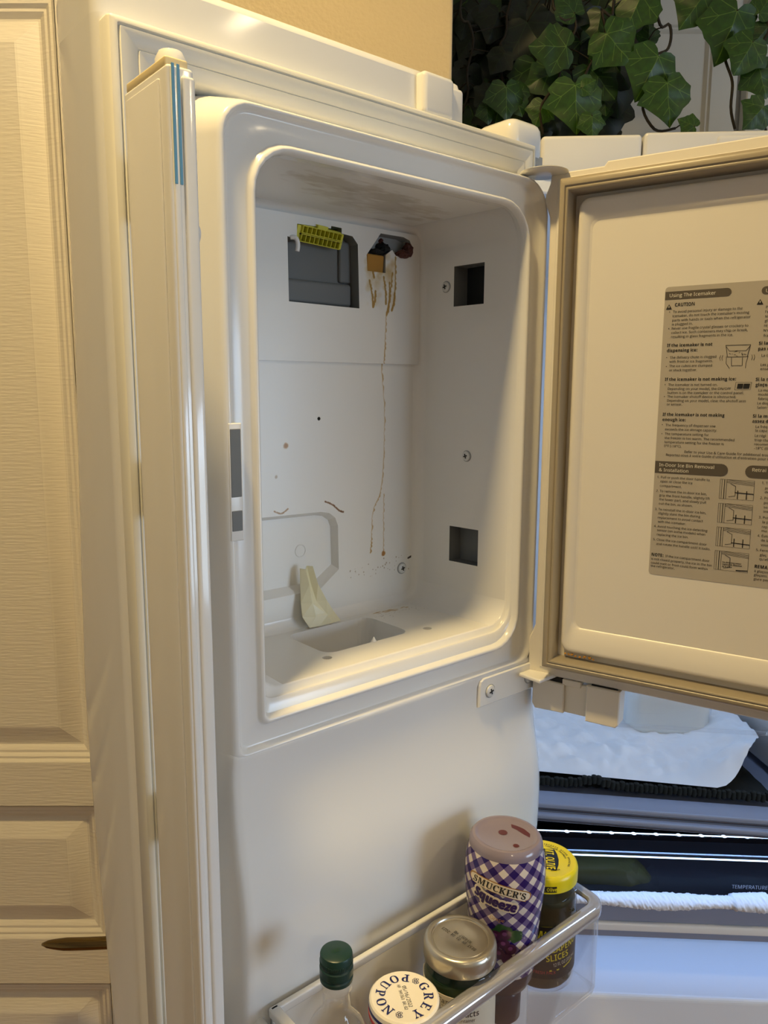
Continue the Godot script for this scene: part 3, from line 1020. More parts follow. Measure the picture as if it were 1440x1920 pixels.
	quad_uv(s, [Vector3(0.104, 1.4475, -0.091), Vector3(0.3725, 1.4475, -0.091), Vector3(0.3725, 1.4475, -0.0862), Vector3(0.104, 1.4475, -0.0862)], [Vector2.ZERO, Vector2.ZERO, Vector2.ZERO, Vector2.ZERO])
	quad_uv(s, [Vector3(0.3725, 1.4475, -0.0862), Vector3(0.3725, 1.4475, -0.091), Vector3(0.3725, 1.581, -0.091), Vector3(0.3725, 1.581, -0.0862)], [Vector2.ZERO, Vector2.ZERO, Vector2.ZERO, Vector2.ZERO])
	obj("compartment_back", s, bm, door)
	s = begin(-1)
	hole_wall_any(s, plug, upper, Vector3(0, 0, -0.0145), 0.98)
	box(s, Vector3(0.207, 1.503, -0.1015), Vector3(0.287, 1.525, -0.0945), 0.004, 2)
	box(s, Vector3(0.274, 1.526, -0.1015), Vector3(0.2885, 1.566, -0.097), 0.003, 2)
	obj("plug_recess", s, M.duct_grey, door)
	s = begin(-1)
	# yellow plug with two rows of cells, leaning forward
	var tilt := Transform3D(Basis(Vector3.BACK, -0.055) * Basis(Vector3.RIGHT, 0.35), Vector3(0.243, 1.5645, -0.09))
	box_at(s, tilt, Vector3(0, 0.0025, -0.006), Vector3(0.056, 0.013, 0.012))
	box_at(s, tilt, Vector3(0, 0.0092, 0.0), Vector3(0.012, 0.004, 0.008))
	for row in 2:
		for k in 10:
			box_at(s, tilt, Vector3(-0.0225 + k * 0.005, 0.0045 - row * 0.0075, 0.002), Vector3(0.0008, 0.0065, 0.007))
		box_at(s, tilt, Vector3(0, 0.0078 - row * 0.0075, 0.002), Vector3(0.0465, 0.0008, 0.007))
		box_at(s, tilt, Vector3(0, 0.0015 - row * 0.0079, 0.002), Vector3(0.0465, 0.0008, 0.007))
	box_at(s, tilt, Vector3(-0.025, 0.0005, -0.001), Vector3(0.005, 0.014, 0.008))
	box_at(s, tilt, Vector3(0.025, 0.0005, -0.001), Vector3(0.003, 0.014, 0.008))
	obj("cable_plug", s, M.connector_yellow, door)
	s = begin(-1)
	box_at(s, tilt, Vector3(0.0, 0.0, 0.0026), Vector3(0.048, 0.0011, 0.005))
	obj("plug_gap", s, M.black_void, door)
	s = begin()
	tube(s, smooth_path([Vector3(0.2085, 1.560, -0.087), Vector3(0.2125, 1.5595, -0.084), Vector3(0.2148, 1.5545, -0.084), Vector3(0.2146, 1.548, -0.085)], 4), 0.0022, 8)
	obj("broken_lip", s, M.white_plastic, door)
	s = begin(-1)
	hole_wall_any(s, duct, upper, Vector3(0, 0, -0.011), 0.95)
	obj("air_duct", s, M.duct_mid, door)
	s = begin()
	rbox(s, Transform3D(Basis(Vector3.RIGHT, 0.1), Vector3(0.3126, 1.5475, -0.098)), Vector3(0.0232, 0.0188, 0.02), 0.002)
	obj("foam_block", s, M.foam, door)
	s = begin()
	lump(s, Vector3(0.3165, 1.5585, -0.096), Vector3(0.014, 0.0042, 0.010), 3, 0.5)
	lump(s, Vector3(0.3285, 1.5635, -0.098), Vector3(0.008, 0.0075, 0.010), 4, 0.5)
	lump(s, Vector3(0.307, 1.5565, -0.097), Vector3(0.006, 0.003, 0.008), 5, 0.4)
	obj("charred_foam", s, M.char, door)
	s = begin()
	lump(s, Vector3(0.3475, 1.5595, -0.086), Vector3(0.0085, 0.0042, 0.006), 6, 0.45)
	lump(s, Vector3(0.3565, 1.5645, -0.088), Vector3(0.0048, 0.0072, 0.006), 7, 0.45)
	lump(s, Vector3(0.3275, 1.5715, -0.101), Vector3(0.004, 0.004, 0.006), 8, 0.45)
	obj("rusty_crust", s, M.rust, door)
	# cream tape folded from the wall on to the floor beside the chute
	var grid := [[Vector3(0.2155, 1.2445, -0.0885), Vector3(0.219, 1.2440, -0.0835), Vector3(0.2225, 1.2465, -0.0865), Vector3(0.2262, 1.2465, -0.0815)],
		[Vector3(0.2140, 1.229, -0.086), Vector3(0.220, 1.229, -0.079), Vector3(0.2245, 1.229, -0.083), Vector3(0.229, 1.229, -0.077)],
		[Vector3(0.2115, 1.2105, -0.082), Vector3(0.221, 1.2105, -0.076), Vector3(0.2285, 1.2105, -0.079), Vector3(0.238, 1.211, -0.0745)],
		[Vector3(0.2105, 1.1975, -0.078), Vector3(0.224, 1.196, -0.0745), Vector3(0.238, 1.196, -0.073), Vector3(0.249, 1.197, -0.078)],
		[Vector3(0.216, 1.1865, -0.0735), Vector3(0.228, 1.1862, -0.0732), Vector3(0.243, 1.1862, -0.0732), Vector3(0.2555, 1.1865, -0.074)]]
	s = begin(-1)
	for side in [0.0, -0.0006]:
		for i in grid.size() - 1:
			for j in 3:
				var d := Vector3(0, 0, side)
				if side == 0.0:
					quad(s, grid[i + 1][j], grid[i + 1][j + 1], grid[i][j + 1], grid[i][j])
				else:
					quad(s, grid[i][j] + d, grid[i][j + 1] + d, grid[i + 1][j + 1] + d, grid[i + 1][j] + d)
	obj("tape_piece", s, M.tape_cream, door)

func hole_uv(s: SurfaceTool, hole: PackedVector2Array, to3: Callable, deep: Vector3, shrink: float, uv: Callable) -> void:
	var mid := Vector2()
	for p in hole:
		mid += p / hole.size()
	var g := hole
	if signed_area(g) < 0:
		g = hole.duplicate()
		g.reverse()
	var inner := PackedVector2Array()
	for p in g:
		inner.append(mid + (p - mid) * Vector2(shrink, 0.86))
	for i in g.size():
		var j := (i + 1) % g.size()
		quad_uv(s, [to3.call(g[i]), to3.call(g[j]), to3.call(inner[j]) + deep, to3.call(inner[i]) + deep], [uv.call(g[i]), uv.call(g[j]), uv.call(inner[j]), uv.call(inner[i])])
	plate(s, inner, [], func(p): return to3.call(p) + deep, uv)

func box_at(s: SurfaceTool, xf: Transform3D, c: Vector3, size: Vector3) -> void:
	rbox(s, xf * Transform3D(Basis(), c), size, minf(0.0004, size[size.min_axis_index()] * 0.4), 1)

func lump(s: SurfaceTool, c: Vector3, r: Vector3, seed_: int, rough: float) -> void:    # irregular burnt crust
	var n := FastNoiseLite.new()
	n.seed = seed_
	n.frequency = 1.4
	s.set_smooth_group(-1)
	var f := func(u: float, v: float) -> Vector3:
		var a := u * TAU
		var b := (v - 0.5) * PI
		var d := Vector3(cos(b) * sin(a), sin(b), cos(b) * cos(a))
		return c + d * r * (1.0 + rough * n.get_noise_3dv(d * 1.5))
	sheet(s, 18, 10, f)

func stroke2(s: SurfaceTool, to3: Callable, pts: Array, w := 0.00035) -> void:
	s.set_smooth_group(-1)
	for i in pts.size() - 1:
		var a: Vector2 = pts[i]
		var b: Vector2 = pts[i + 1]
		var d := (b - a).normalized() * w * 0.5
		var n := Vector2(-d.y, d.x)
		quad(s, to3.call(a - d - n), to3.call(b + d - n), to3.call(b + d + n), to3.call(a - d + n))

func ice_door(fr: Node3D, ix: Transform3D) -> void:
	var s := begin(-1)
	var o := PackedVector2Array([Vector2(-0.0062, 1.1294), Vector2(0.362, 1.1294), Vector2(0.368, 1.136), Vector2(0.368, 1.6255), Vector2(0.0525, 1.6255), Vector2(0.0495, 1.6217), Vector2(0.0022, 1.6217), Vector2(-0.0002, 1.6195), Vector2(-0.001, 1.613), Vector2(-0.0052, 1.603), Vector2(-0.0055, 1.597), Vector2(-0.0035, 1.592), Vector2(-0.0005, 1.583), Vector2(0.0, 1.575), Vector2(0.0, 1.181), Vector2(-0.0062, 1.165)])
	extrude(s, o, -0.022, 0.0005, 0.0012)
	extrude(s, PackedVector2Array([Vector2(0.0065, 1.137), Vector2(0.356, 1.137), Vector2(0.356, 1.6165), Vector2(0.0065, 1.6165)]), 0.0, 0.002, 0.0012)
	var d := obj("ice_compartment_door", s, M.ice_panel, fr, ix)
	s = begin()
	var rings := []
	for q in [[0.0, 0.001], [0.0, 0.017], [0.0012, 0.0215], [0.0035, 0.024], [0.0062, 0.0238], [0.0072, 0.0225], [0.0085, 0.0238], [0.0096, 0.0225], [0.0102, 0.0185], [0.0104, 0.001]]:
		rings.append(rring(0.0152 + q[0], 0.348 - q[0], 1.1445 + q[0] * 0.95, 1.6118 - q[0] * 1.3, 0.0006, q[1], 2))
	loft(s, rings, {}, [1, 4, 5, 7])
	obj("door_gasket", s, M.gasket_grey, d)
	s = begin()
	rings = []
	for q in [[0.0, 0.0, 0.0, 0.002, 0.010], [0.0, 0.0, 0.0, 0.0085, 0.010], [0.0008, 0.0008, 0.0008, 0.0102, 0.0095], [0.0022, 0.0022, 0.0022, 0.0110, 0.009], [0.0045, 0.0045, 0.0045, 0.0110, 0.008], [0.009, 0.016, 0.0225, 0.0082, 0.008], [0.0105, 0.0185, 0.0245, 0.0068, 0.008], [0.0125, 0.0205, 0.0252, 0.0060, 0.008]]:
		rings.append(rring(0.0308 + q[0], 0.332 - q[0], 1.1618 + q[2], 1.594 - q[1], q[4], q[3]))
	loft(s, rings, {}, [6])
	s.set_smooth_group(30)
	cap(s, rings[-1])
	obj("inner_panel", s, M.ice_panel, d)
	# crumbs left in the corner of the gasket
	s = begin()
	for k in 16:
		lump(s, Vector3(0.034 + rng.randf() * 0.03, 1.1575 + rng.randf() * 0.002, 0.0085), Vector3(0.0012, 0.0009, 0.001) * rng.randf_range(0.6, 1.3), k, 0.4)
	var cr := obj("ice_crumbs", s, M.foam, d)
	cr.set_meta("kind", "stuff")
	instruction_label(d)
	# latch housing that hangs below the door
	s = begin()
	extrude(s, PackedVector2Array([Vector2(0.0, 1.0965), Vector2(0.003, 1.0915), Vector2(0.0335, 1.0925), Vector2(0.0335, 1.1232), Vector2(0.0, 1.1248)]), -0.014, 0.002, 0.001)
	extrude(s, PackedVector2Array([Vector2(0.033, 1.0928), Vector2(0.0575, 1.0928), Vector2(0.0575, 1.1262), Vector2(0.033, 1.1225)]), -0.016, -0.0015, 0.0008)
	extrude(s, PackedVector2Array([Vector2(0.057, 1.0905), Vector2(0.087, 1.0905), Vector2(0.0898, 1.094), Vector2(0.0902, 1.1285), Vector2(0.057, 1.1285)]), -0.014, 0.004, 0.001)
	box(s, Vector3(0.031, 1.122, -0.01), Vector3(0.05, 1.1285, 0.0005), 0.0008)
	var l := obj("latch_housing", s, M.ice_panel, d)
	s = begin(-1)
	box(s, Vector3(0.0035, 1.1225, -0.011), Vector3(0.031, 1.128, -0.001), 0.0004, 1)  # black box stands for the shade in the hollow top
	obj("latch_hollow_shade", s, M.black_void, d)
	s = begin(-1)
	box(s, Vector3(0.061, 1.1268, -0.011), Vector3(0.0868, 1.1296, 0.001), 0.0004, 1)  # same black stand-in for shade on the right block
	obj("latch_hollow_shade", s, M.black_void, d)

const LABEL_TEXT := """
Using The Icemaker|114.5|252.3|w
CAUTION|119.3|244.2|b
•|114.9|238.3|n
To avoid personal injury or damage to the|118.1|238.3|n
icemaker, do not touch the icemaker's moving|117.9|234.7|n
parts with hands or tools when the refrigerator|117.9|231.0|n
is plugged in.|117.8|227.6|n
•|115.0|224.0|n
Never use fragile crystal glasses or crockery to|117.9|224.0|n
collect ice. Such containers may chip or break,|117.7|220.4|n
resulting in glass fragments in the ice.|117.8|216.8|n
If the icemaker is not|114.8|209.4|h
dispensing ice:|114.9|204.9|h
•|114.7|198.8|n
The delivery chute is clogged|117.8|198.8|n
with frost or ice fragments.|117.6|195.2|n
•|114.9|191.0|n
The ice cubes are clumped|117.7|191.4|n
or stuck together.|117.8|187.8|n
If the icemaker is not making ice:|114.7|179.7|h
•|114.8|175.0|n
The icemaker is not turned on.|117.9|174.9|n
Depending on your model, the ON/OFF|117.7|171.4|n
button is on the icemaker or the control panel.|117.7|167.9|n
•|114.8|164.5|n
The icemaker shutoff device is obstructed.|117.7|164.5|n
Depending on your model, clear the shutoff arm|117.7|161.0|n
or sensor.|117.6|157.7|n
If the icemaker is not making|114.6|148.7|h
enough ice:|114.7|144.1|h
•|114.5|139.4|n
The frequency of dispenser use|117.6|139.2|n
exceeds the ice storage capacity.|117.5|135.5|n
•|114.6|131.3|n
The temperature setting for|117.5|131.4|n
the freezer is too warm. The recommended|117.5|127.7|n
temperature setting for the freezer is|117.5|124.0|n
0°F (-18°C).|117.5|120.5|n
Refer to your Use & Care Guide for additional troubleshooting.|135.1|115.8|m
Reportez-vous à votre Guide d'utilisation et d'entretien pour d'autres|119.6|112.5|m
In-Door Ice Bin Removal|114.3|103.2|w
& Installation|114.4|98.6|w
1. Pull or push the door handle to|113.2|91.9|n
open or close the ice|116.2|88.2|n
compartment.|116.0|84.1|n
2. To remove the in-door ice bin,|113.0|79.2|n
grip the front handle, slightly lift|115.9|75.3|n
the lower part, and slowly pull|116.0|71.6|n
out the bin, as shown.|116.0|67.7|n
3. To reinstall the in-door ice bin,|112.8|62.3|n
slightly slant the bin during|115.9|58.6|n
replacement to avoid contact|115.9|54.7|n
with the icemaker.|116.0|50.9|n
4. Avoid touching the ice-detecting|112.9|46.4|n
sensor (on some models) when|115.8|42.9|n
replacing the ice bin.|115.9|38.9|n
5. Close the ice compartment door|112.9|34.0|n
and rotate the handle until it locks.|115.9|30.1|n
NOTE:|112.3|19.6|b
If the ice compartment door|124.6|19.4|n
is not closed properly, the ice in the bin|112.2|15.5|n
could melt or frost could form within|112.2|11.8|n
the refrigerator.|112.1|8.8|n
U|190.3|251.5|w
Pour|191.2|238.2|n
l'e|191.0|234.4|n
to|191.1|230.8|n
gl|191.0|227.1|n
re|190.9|223.4|n
N'u|190.9|219.3|n
fra|191.0|215.1|n
Si la m|188.0|208.9|h
pas d|187.9|204.4|h
La c|190.8|198.9|n
Les g|190.7|191.2|n
ense|190.7|187.8|n
Si la m|187.8|179.2|h
glaço|187.9|174.7|h
La ma|190.6|170.1|n
modè|190.6|166.6|n
fabriq|190.7|163.0|n
Le disp|190.5|159.3|n
Selon v|190.5|155.7|n
Si la m|187.8|148.5|h
assez d|187.7|144.2|h
La fréq|190.6|139.6|n
la capa|190.6|136.3|n
Le régl|190.5|132.0|n
trop cha|190.5|128.4|n
recomm|190.6|124.8|n
-18°C (0|190.7|121.4|n
Retrai|190.7|102.8|w
1. Tir|198.8|92.1|n
po|201.6|87.8|n
de|201.6|84.4|n
2. Po|198.4|79.2|n
po|201.6|75.2|n
so|201.7|71.4|n
sou|201.7|67.8|n
3. Pos|198.5|62.4|n
la p|201.7|58.5|n
rep|201.6|54.4|n
ma|201.7|50.9|n
4. Évite|198.6|46.3|n
de la|201.7|42.6|n
vous|201.8|38.6|n
5. Ferm|198.5|33.8|n
glaç|201.7|29.8|n
qu'ell|201.6|26.1|n
REMA|198.5|19.2|b
à glaçon|198.4|15.1|n
glaçons|198.4|11.7|n
givre peu|198.4|8.1|n
"""

func instruction_label(d: Node3D) -> void:
	var z := 0.0060
	var on := func(e: float) -> Callable: return func(p): return Vector3(p.x, p.y, z + e)
	var s := begin(-1)
	plate(s, rrect2(Vector2(0.1105, 1.2507), Vector2(0.322, 1.5098), 0.003), [], on.call(0.0003))
	for q in [[0.1105, 1.2507, 0.322, 1.5098]]:
		box(s, Vector3(q[0] + 0.001, q[1] + 0.001, z - 0.0004), Vector3(q[2] - 0.001, q[3] - 0.001, z + 0.00025), 0.0001, 1)
	var mesh := done(s, M.label_grey)
	s = begin(-1)
	for q in [[0.1107, 0.1642, 1.4988, 1.5057, true], [0.1107, 0.1717, 1.3456, 1.3565, true], [0.187, 0.245, 1.4985, 1.505, false], [0.1852, 0.25, 1.3456, 1.3565, false]]:
		var pill := PackedVector2Array()
		var r: float = (q[3] - q[2]) / 2
		if q[4]:
			pill.append(Vector2(q[0], q[3])); pill.append(Vector2(q[0], q[2]))
		else:
			for k in 9:
				var a := PI / 2 + PI * k / 8
				pill.append(Vector2(q[0] + r + cos(a) * r, q[2] + r + sin(a) * r))
		for k in 9:
			var a := -PI / 2 + PI * k / 8
			pill.append(Vector2(q[1] - r + cos(a) * r, q[2] + r + sin(a) * r))
		plate(s, pill, [], on.call(0.0005))
	done(s, M.label_dark, mesh)
	var ink := begin(-1)
	var lt := begin(-1)
	for line in LABEL_TEXT.strip_edges().split("\n"):
		var f := line.split("|")
		var p := Vector2(f[1].to_float() / 1000.0, 1.25 + f[2].to_float() / 1000.0)
		var style := f[3].strip_edges()
		var h: float = {"n": 0.0021, "m": 0.0022, "h": 0.0026, "b": 0.0028, "w": 0.0029}[style]
		var sq: float = {"n": 1.0, "m": 0.97, "h": 0.985, "b": 0.95, "w": 1.04}[style]
		var shift := on.call(0.0006) as Callable
		letters(lt if style == "w" else ink, f[0], h, font_n if style in ["n", "m", "w"] else font_b, func(q): return shift.call(p + q), sq, 0, 4.0)
	# warning triangles, the tray sketch, the switch and the four door sketches
	for c in [Vector2(0.1145, 1.4925), Vector2(0.1865, 1.4925)]:
		plate(ink, PackedVector2Array([c + Vector2(-0.0025, -0.002), c + Vector2(0.0025, -0.002), c + Vector2(0, 0.0024)]), [], on.call(0.0006))
		plate(lt, rect2(c + Vector2(-0.00025, -0.0007), c + Vector2(0.00025, 0.001)), [], on.call(0.0008))
	var t3 := on.call(0.0006) as Callable
	var b := Vector2(0.1628, 1.4367)
	stroke2(ink, t3, [b + Vector2(0, 0.0213), b + Vector2(0.019, 0.0213), b + Vector2(0.0172, 0.0115), b + Vector2(0.0018, 0.0115), b + Vector2(0, 0.0213)], 0.0004)
	stroke2(ink, t3, [b + Vector2(0.0005, 0.02), b + Vector2(0.003, 0.0165), b + Vector2(0.016, 0.0165), b + Vector2(0.0185, 0.02)])
	for k in 12:
		var c := b + Vector2(rng.randf_range(0.003, 0.016), rng.randf_range(0.0122, 0.0165))
		stroke2(ink, t3, [c, c + Vector2(rng.randf_range(-0.0012, 0.0012), rng.randf_range(-0.001, 0.001)), c + Vector2(rng.randf_range(-0.0015, 0.0015), rng.randf_range(-0.001, 0.001))], 0.00025)
	stroke2(ink, t3, [b + Vector2(0.005, 0.011), b + Vector2(0.0055, 0.004), b + Vector2(0.0138, 0.0042), b + Vector2(0.0135, 0.011)])
	stroke2(ink, t3, [b + Vector2(0.001, 0.012), b + Vector2(0.0012, 0.006), b + Vector2(0.004, 0.002)], 0.0003)
	stroke2(ink, t3, [b + Vector2(0.0178, 0.012), b + Vector2(0.0165, 0.006), b + Vector2(0.0165, 0.002)], 0.0003)
	for q in [-0.0025, -0.0042, 0.0212, 0.0229]:
		var sg := 1.0 if q > 0 else -1.0
		stroke2(ink, t3, [b + Vector2(q - sg * 0.0006, 0.013), b + Vector2(q, 0.0108), b + Vector2(q - sg * 0.0006, 0.0086)], 0.0003)
	stroke2(ink, t3, [Vector2(0.1722, 1.4205), Vector2(0.1842, 1.4205), Vector2(0.1848, 1.4268), Vector2(0.1728, 1.4268), Vector2(0.1722, 1.4205)], 0.0002)
	for q in [[0.1737, 0.1780], [0.1784, 0.1832]]:
		plate(ink, PackedVector2Array([Vector2(q[0], 1.4215), Vector2(q[1], 1.4215), Vector2(q[1] + 0.0006, 1.4256), Vector2(q[0] + 0.0006, 1.4256)]), [], t3)
	for k in 4:
		var p := Vector2(0.1662, 1.3262 - k * 0.0212)
		stroke2(ink, t3, [p, p + Vector2(0.027, 0), p + Vector2(0.027, 0.017), p + Vector2(0, 0.017), p], 0.0002)
		for x in [0.0015, 0.0035, 0.0052]:
			stroke2(ink, t3, [p + Vector2(x, 0.0002), p + Vector2(x, 0.0168)], 0.0005 if x == 0.0035 else 0.00025)
		for y in [0.0165, 0.0152, 0.014]:
			stroke2(ink, t3, [p + Vector2(0.0055, y + 0.0005), p + Vector2(0.0268, y - 0.0012)], 0.0003)
		stroke2(ink, t3, [p + Vector2(0.0085, 0.0135), p + Vector2(0.0125, 0.0115), p + Vector2(0.0125, 0.003), p + Vector2(0.0075, 0.002)], 0.00035)
		if k < 3:
			stroke2(ink, t3, [p + Vector2(0.0125, 0.006 - k * 0.001), p + Vector2(0.0265, 0.0055 - k * 0.001)], 0.0007)
			for x in [0.0145, 0.0215]:
				stroke2(ink, t3, [p + Vector2(x, 0.0008), p + Vector2(x, 0.0075)], 0.0007)
		else:
			for j in 3:
				letters(ink, ["Ice-detecting sensor", "Capteur de détection", "de la glace"][j], 0.0013, font_b, func(q): return t3.call(p + Vector2(0.0065, 0.0072 - j * 0.0019) + q), 0.85, 0, 4.0)
			stroke2(ink, t3, [p + Vector2(0.018, 0.001), p + Vector2(0.0265, 0.0015)], 0.0008)
	done(ink, M.ink, mesh)
	done(lt, M.label_white, mesh)
	put("instruction_label", mesh, d).set_meta("label", "grey bilingual instruction label printed in black")

# ---------------------------------------------------------------- what is in the fresh food section
func local(x: float, y: float, z: float, turn := 0.0) -> Transform3D:
	return root_xf * Transform3D(Basis(Vector3.UP, deg_to_rad(turn)), Vector3(x, y, z))

func adopt(o: MeshInstance3D) -> void:          # the part itself shows its first piece
	var first := o.get_child(0) as MeshInstance3D
	o.mesh = first.mesh
	o.remove_child(first)
	first.free()

func part_node(called: String, p: Vector3, turn := 0.0) -> MeshInstance3D:
	var o := MeshInstance3D.new()
	o.name = called
	o.transform = Transform3D(Basis(Vector3.UP, deg_to_rad(turn)), p)
	fridge.add_child(o, true)
	return o

func fridge_contents() -> void:
	# the shallow drawer that carries the mat
	var t: Node3D = part_node("shelf_drawer", Vector3(0.05, 0.855, -0.078), -5.0)
	var s := begin()
	for q in [[0.022, 0.034, 0.056], [0.0145, 0.024, 0.066]]:
		box(s, Vector3(0.0, q[0], 0.02), Vector3(0.79, q[1], q[2]), 0.003)
	box(s, Vector3(0.0, 0.011, -0.4), Vector3(0.79, 0.0205, 0.04), 0.002)
	obj("front_bar", s, M.shelf_frame, t)
	s = begin()
	box(s, Vector3(0.0, 0.0255, 0.05), Vector3(0.79, 0.0285, 0.0575), 0.001)
	box(s, Vector3(0.0, 0.0165, 0.06), Vector3(0.79, 0.0190, 0.0675), 0.001)
	obj("bar_groove", s, M.shelf_frame_dark, t)
	s = begin()
	box(s, Vector3(0.15, 0.123, 0.0), Vector3(0.4, 0.1275, 0.006), 0.001)
	tube(s, smooth_path([Vector3(0.36, 0.125, 0.0), Vector3(0.395, 0.105, 0.008), Vector3(0.406, 0.06, 0.016), Vector3(0.402, 0.03, 0.02)], 6), 0.0035, 8)
	obj("clear_edge", s, M.clear_plastic, t)
	s = begin()
	rbox(s, Transform3D(Basis(Vector3.UP, 0.2), Vector3(0.412, 0.11, -0.24)), Vector3(0.08, 0.16, 0.5), 0.006)
	obj("drawer_side", s, M.fridge_inside, t)
	adopt(t)
	# dark mat with a knobbly edge
	s = begin()
	var f := func(u: float, v: float) -> Vector3:
		return Vector3(0.06 + u * (0.34 + 0.03 * v), 0.887 + 0.0012 * sin(u * 180) * sin(v * 90), lerpf(-0.5, -0.078 + 0.034 * u, v))
	sheet(s, 120, 30, f)
	var mt := obj("shelf_mat", s, M.mat_green, self, root_xf)
	tag(mt, "dark green woven non-slip mat on the refrigerator shelf drawer", "mat")
	s = begin()
	for k in 62:
		var u := k / 61.0
		var y := 0.8945 + 0.0012 * sin(k * 2.3) + (0.007 * exp(-pow((u - 0.36) * 20, 2.0)))
		lathe(s, [Vector2(0.0001, -0.008), Vector2(0.0036, -0.006), Vector2(0.0046, 0), Vector2(0.0036, 0.0045), Vector2(0.0001, 0.006)], at(0.06 + u * 0.372, y, -0.074 + 0.035 * u), 8)
	var ke := obj("knobbly_edge", s, M.mat_green, mt)
	ke.set_meta("kind", "stuff")
	# crumpled white paper sheet
	var n := FastNoiseLite.new()
	n.seed = 21
	n.frequency = 11.0
	s = begin()
	f = func(u: float, v: float) -> Vector3:
		var xr := 0.35 + 0.082 * pow(clampf((1.0 - v) / 0.2, 0, 1), 0.7) - 0.03 * smoothstep(0.6, 0.0, v)
		var x := lerpf(0.058, xr, u)
		var z := lerpf(-0.45, -0.086, v) + 0.042 * (x - 0.058) / 0.3 * v
		var crease := absf(n.get_noise_2d(x, z)) * 0.018 + absf(n.get_noise_2d(x * 2.6 + 3, z * 2.2)) * 0.009
		var y := 0.9025 + crease * 0.8 * smoothstep(1.0, 0.9, v) + 0.006 * smoothstep(0.95, 0.82, v)
		y += 0.032 * pow(smoothstep(0.74, 1.0, u), 1.5) * smoothstep(1.0, 0.86, v) * smoothstep(0.2, 0.7, v)
		y += 0.04 * smoothstep(0.3, 0.0, u) * smoothstep(0.95, 0.5, v) * smoothstep(0.0, 0.4, v) * 0.6
		return Vector3(x, y, z)
	sheet(s, 70, 70, f)
	tag(obj("paper_sheet", s, M.paper, self, root_xf), "crumpled white paper sheet spread on the dark shelf mat", "paper")
	# wrapped block
	t = thing("wrapped_block", "pale block wrapped in cling film standing on the white paper", "food", local(0.338, 0.905, -0.228, -2))
	s = begin()
	n.frequency = 30.0
	var ring_of := func(y: float, e: float, r: float) -> PackedVector3Array:
		var rr := PackedVector3Array()
		for q in rring(-0.062 + e, 0.062 - e, -0.04 + e, 0.04 - e, r, 0.0, 9):
			var w := 1.0 + 0.03 * n.get_noise_3d(q.x, y, q.y)
			rr.append(Vector3(q.x * w, y, -q.y * w))
		return rr
	var rings := []
	for q in [[0.0, 0.006], [0.003, 0.002], [0.01, 0.0], [0.03, 0.001], [0.05, 0.0], [0.066, 0.001], [0.074, 0.004], [0.079, 0.01], [0.081, 0.018]]:
		rings.append(ring_of.call(q[0], q[1], 0.022))
	loft(s, rings)
	cap(s, rings[-1])
	obj("block", s, M.wrap_pale, t)
	s = begin()
	rings = []
	for q in [[0.002, -0.0015], [0.03, -0.002], [0.07, -0.0015], [0.083, 0.012]]:
		rings.append(ring_of.call(q[0], q[1], 0.022))
	loft(s, rings)
	obj("cling_film", s, M.clear_plastic, t)
	# black glass front of the full-width drawer with its light strip and a glowing line for its reflection
	t = part_node("pantry_drawer", Vector3(0.05, 0.755, -0.055))
	s = begin(-1)
	box(s, Vector3(0.0, 0.0, -0.10), Vector3(0.81, 0.112, -0.085), 0.001, 1)
	box(s, Vector3(0.0, 0.095, -0.09), Vector3(0.81, 0.112, 0.02), 0.002, 1)
	box(s, Vector3(0.0, -0.004, -0.09), Vector3(0.81, 0.002, 0.045), 0.001, 1)
	obj("black_front", s, M.drawer_black, t)
	s = begin(-1)
	box(s, Vector3(0.0, 0.0, 0.037), Vector3(0.81, 0.095, 0.04), 0.0005, 1)
	obj("glass_front", s, M.dark_glass, t)
	s = begin()
	tube(s, [Vector3(0.03, 0.0985, 0.042), Vector3(0.79, 0.0965, 0.042)], 0.0008, 8)
	for k in 14:
		lathe(s, [Vector2(0.0001, -0.0019), Vector2(0.0034, 0), Vector2(0.0001, 0.0019)], at(0.1 + k * 0.0285, 0.0982, 0.0425), 10)
	obj("glow_line", s, M.led_glow, t)
	var al := AreaLight3D.new()
	al.name = "strip_lamp"
	al.area_size = Vector2(0.7, 0.012)
	al.light_color = Color(0.62, 0.78, 1.0)
	al.light_energy = fridge_energy * 0.28
	al.shadow_enabled = true
	al.set("area_range", 4.0)
	al.transform = Transform3D(Basis(Vector3.RIGHT, -PI / 2 + 0.35), Vector3(0.41, 0.095, 0.05))
	t.add_child(al)
	s = begin()
	tube(s, [Vector3(0.0, 0.0655, 0.042), Vector3(0.79, 0.0645, 0.042)], 0.0010, 8)  # glowing tube drawn as the reflection of the strip above
	obj("glow_line", s, M.led_glow, t)
	s = begin()
	tube(s, [Vector3(0.0, 0.071, 0.041), Vector3(0.79, 0.07, 0.041)], 0.001, 6)
	obj("glass_edge", s, M.shelf_frame, t)
	s = begin(-1)
	letters(s, "TEMPERATURE CONTROL", 0.0052, font_n, func(q): return Vector3(0.3155 + q.x, 0.0265 + q.y, 0.0405), 0.95)
	obj("lettering", s, M.shelf_frame, t)
	adopt(t)
	# film-wrapped greens behind the glass
	t = thing("vegetable_bag", "pale green vegetables in a clear film bag inside the black drawer", "food", local(0.2, 0.7575, -0.055))
	s = begin()
	n.frequency = 24.0
	f = func(u: float, v: float) -> Vector3:
		var a := u * TAU
		var b := (v - 0.5) * PI
		var d := Vector3(cos(b) * sin(a), sin(b), cos(b) * cos(a))
		var q := Vector3(signf(d.x) * pow(absf(d.x), 0.55) * 0.066, signf(d.y) * pow(absf(d.y), 0.6) * 0.019, signf(d.z) * pow(absf(d.z), 0.6) * 0.026)
		q.x -= 0.016 * (q.y / 0.019)
		return q * (1.0 + 0.25 * n.get_noise_3dv(q)) + Vector3(0, 0.014, 0)
	sheet(s, 40, 20, f)
	obj("greens", s, M.bag_green, t)
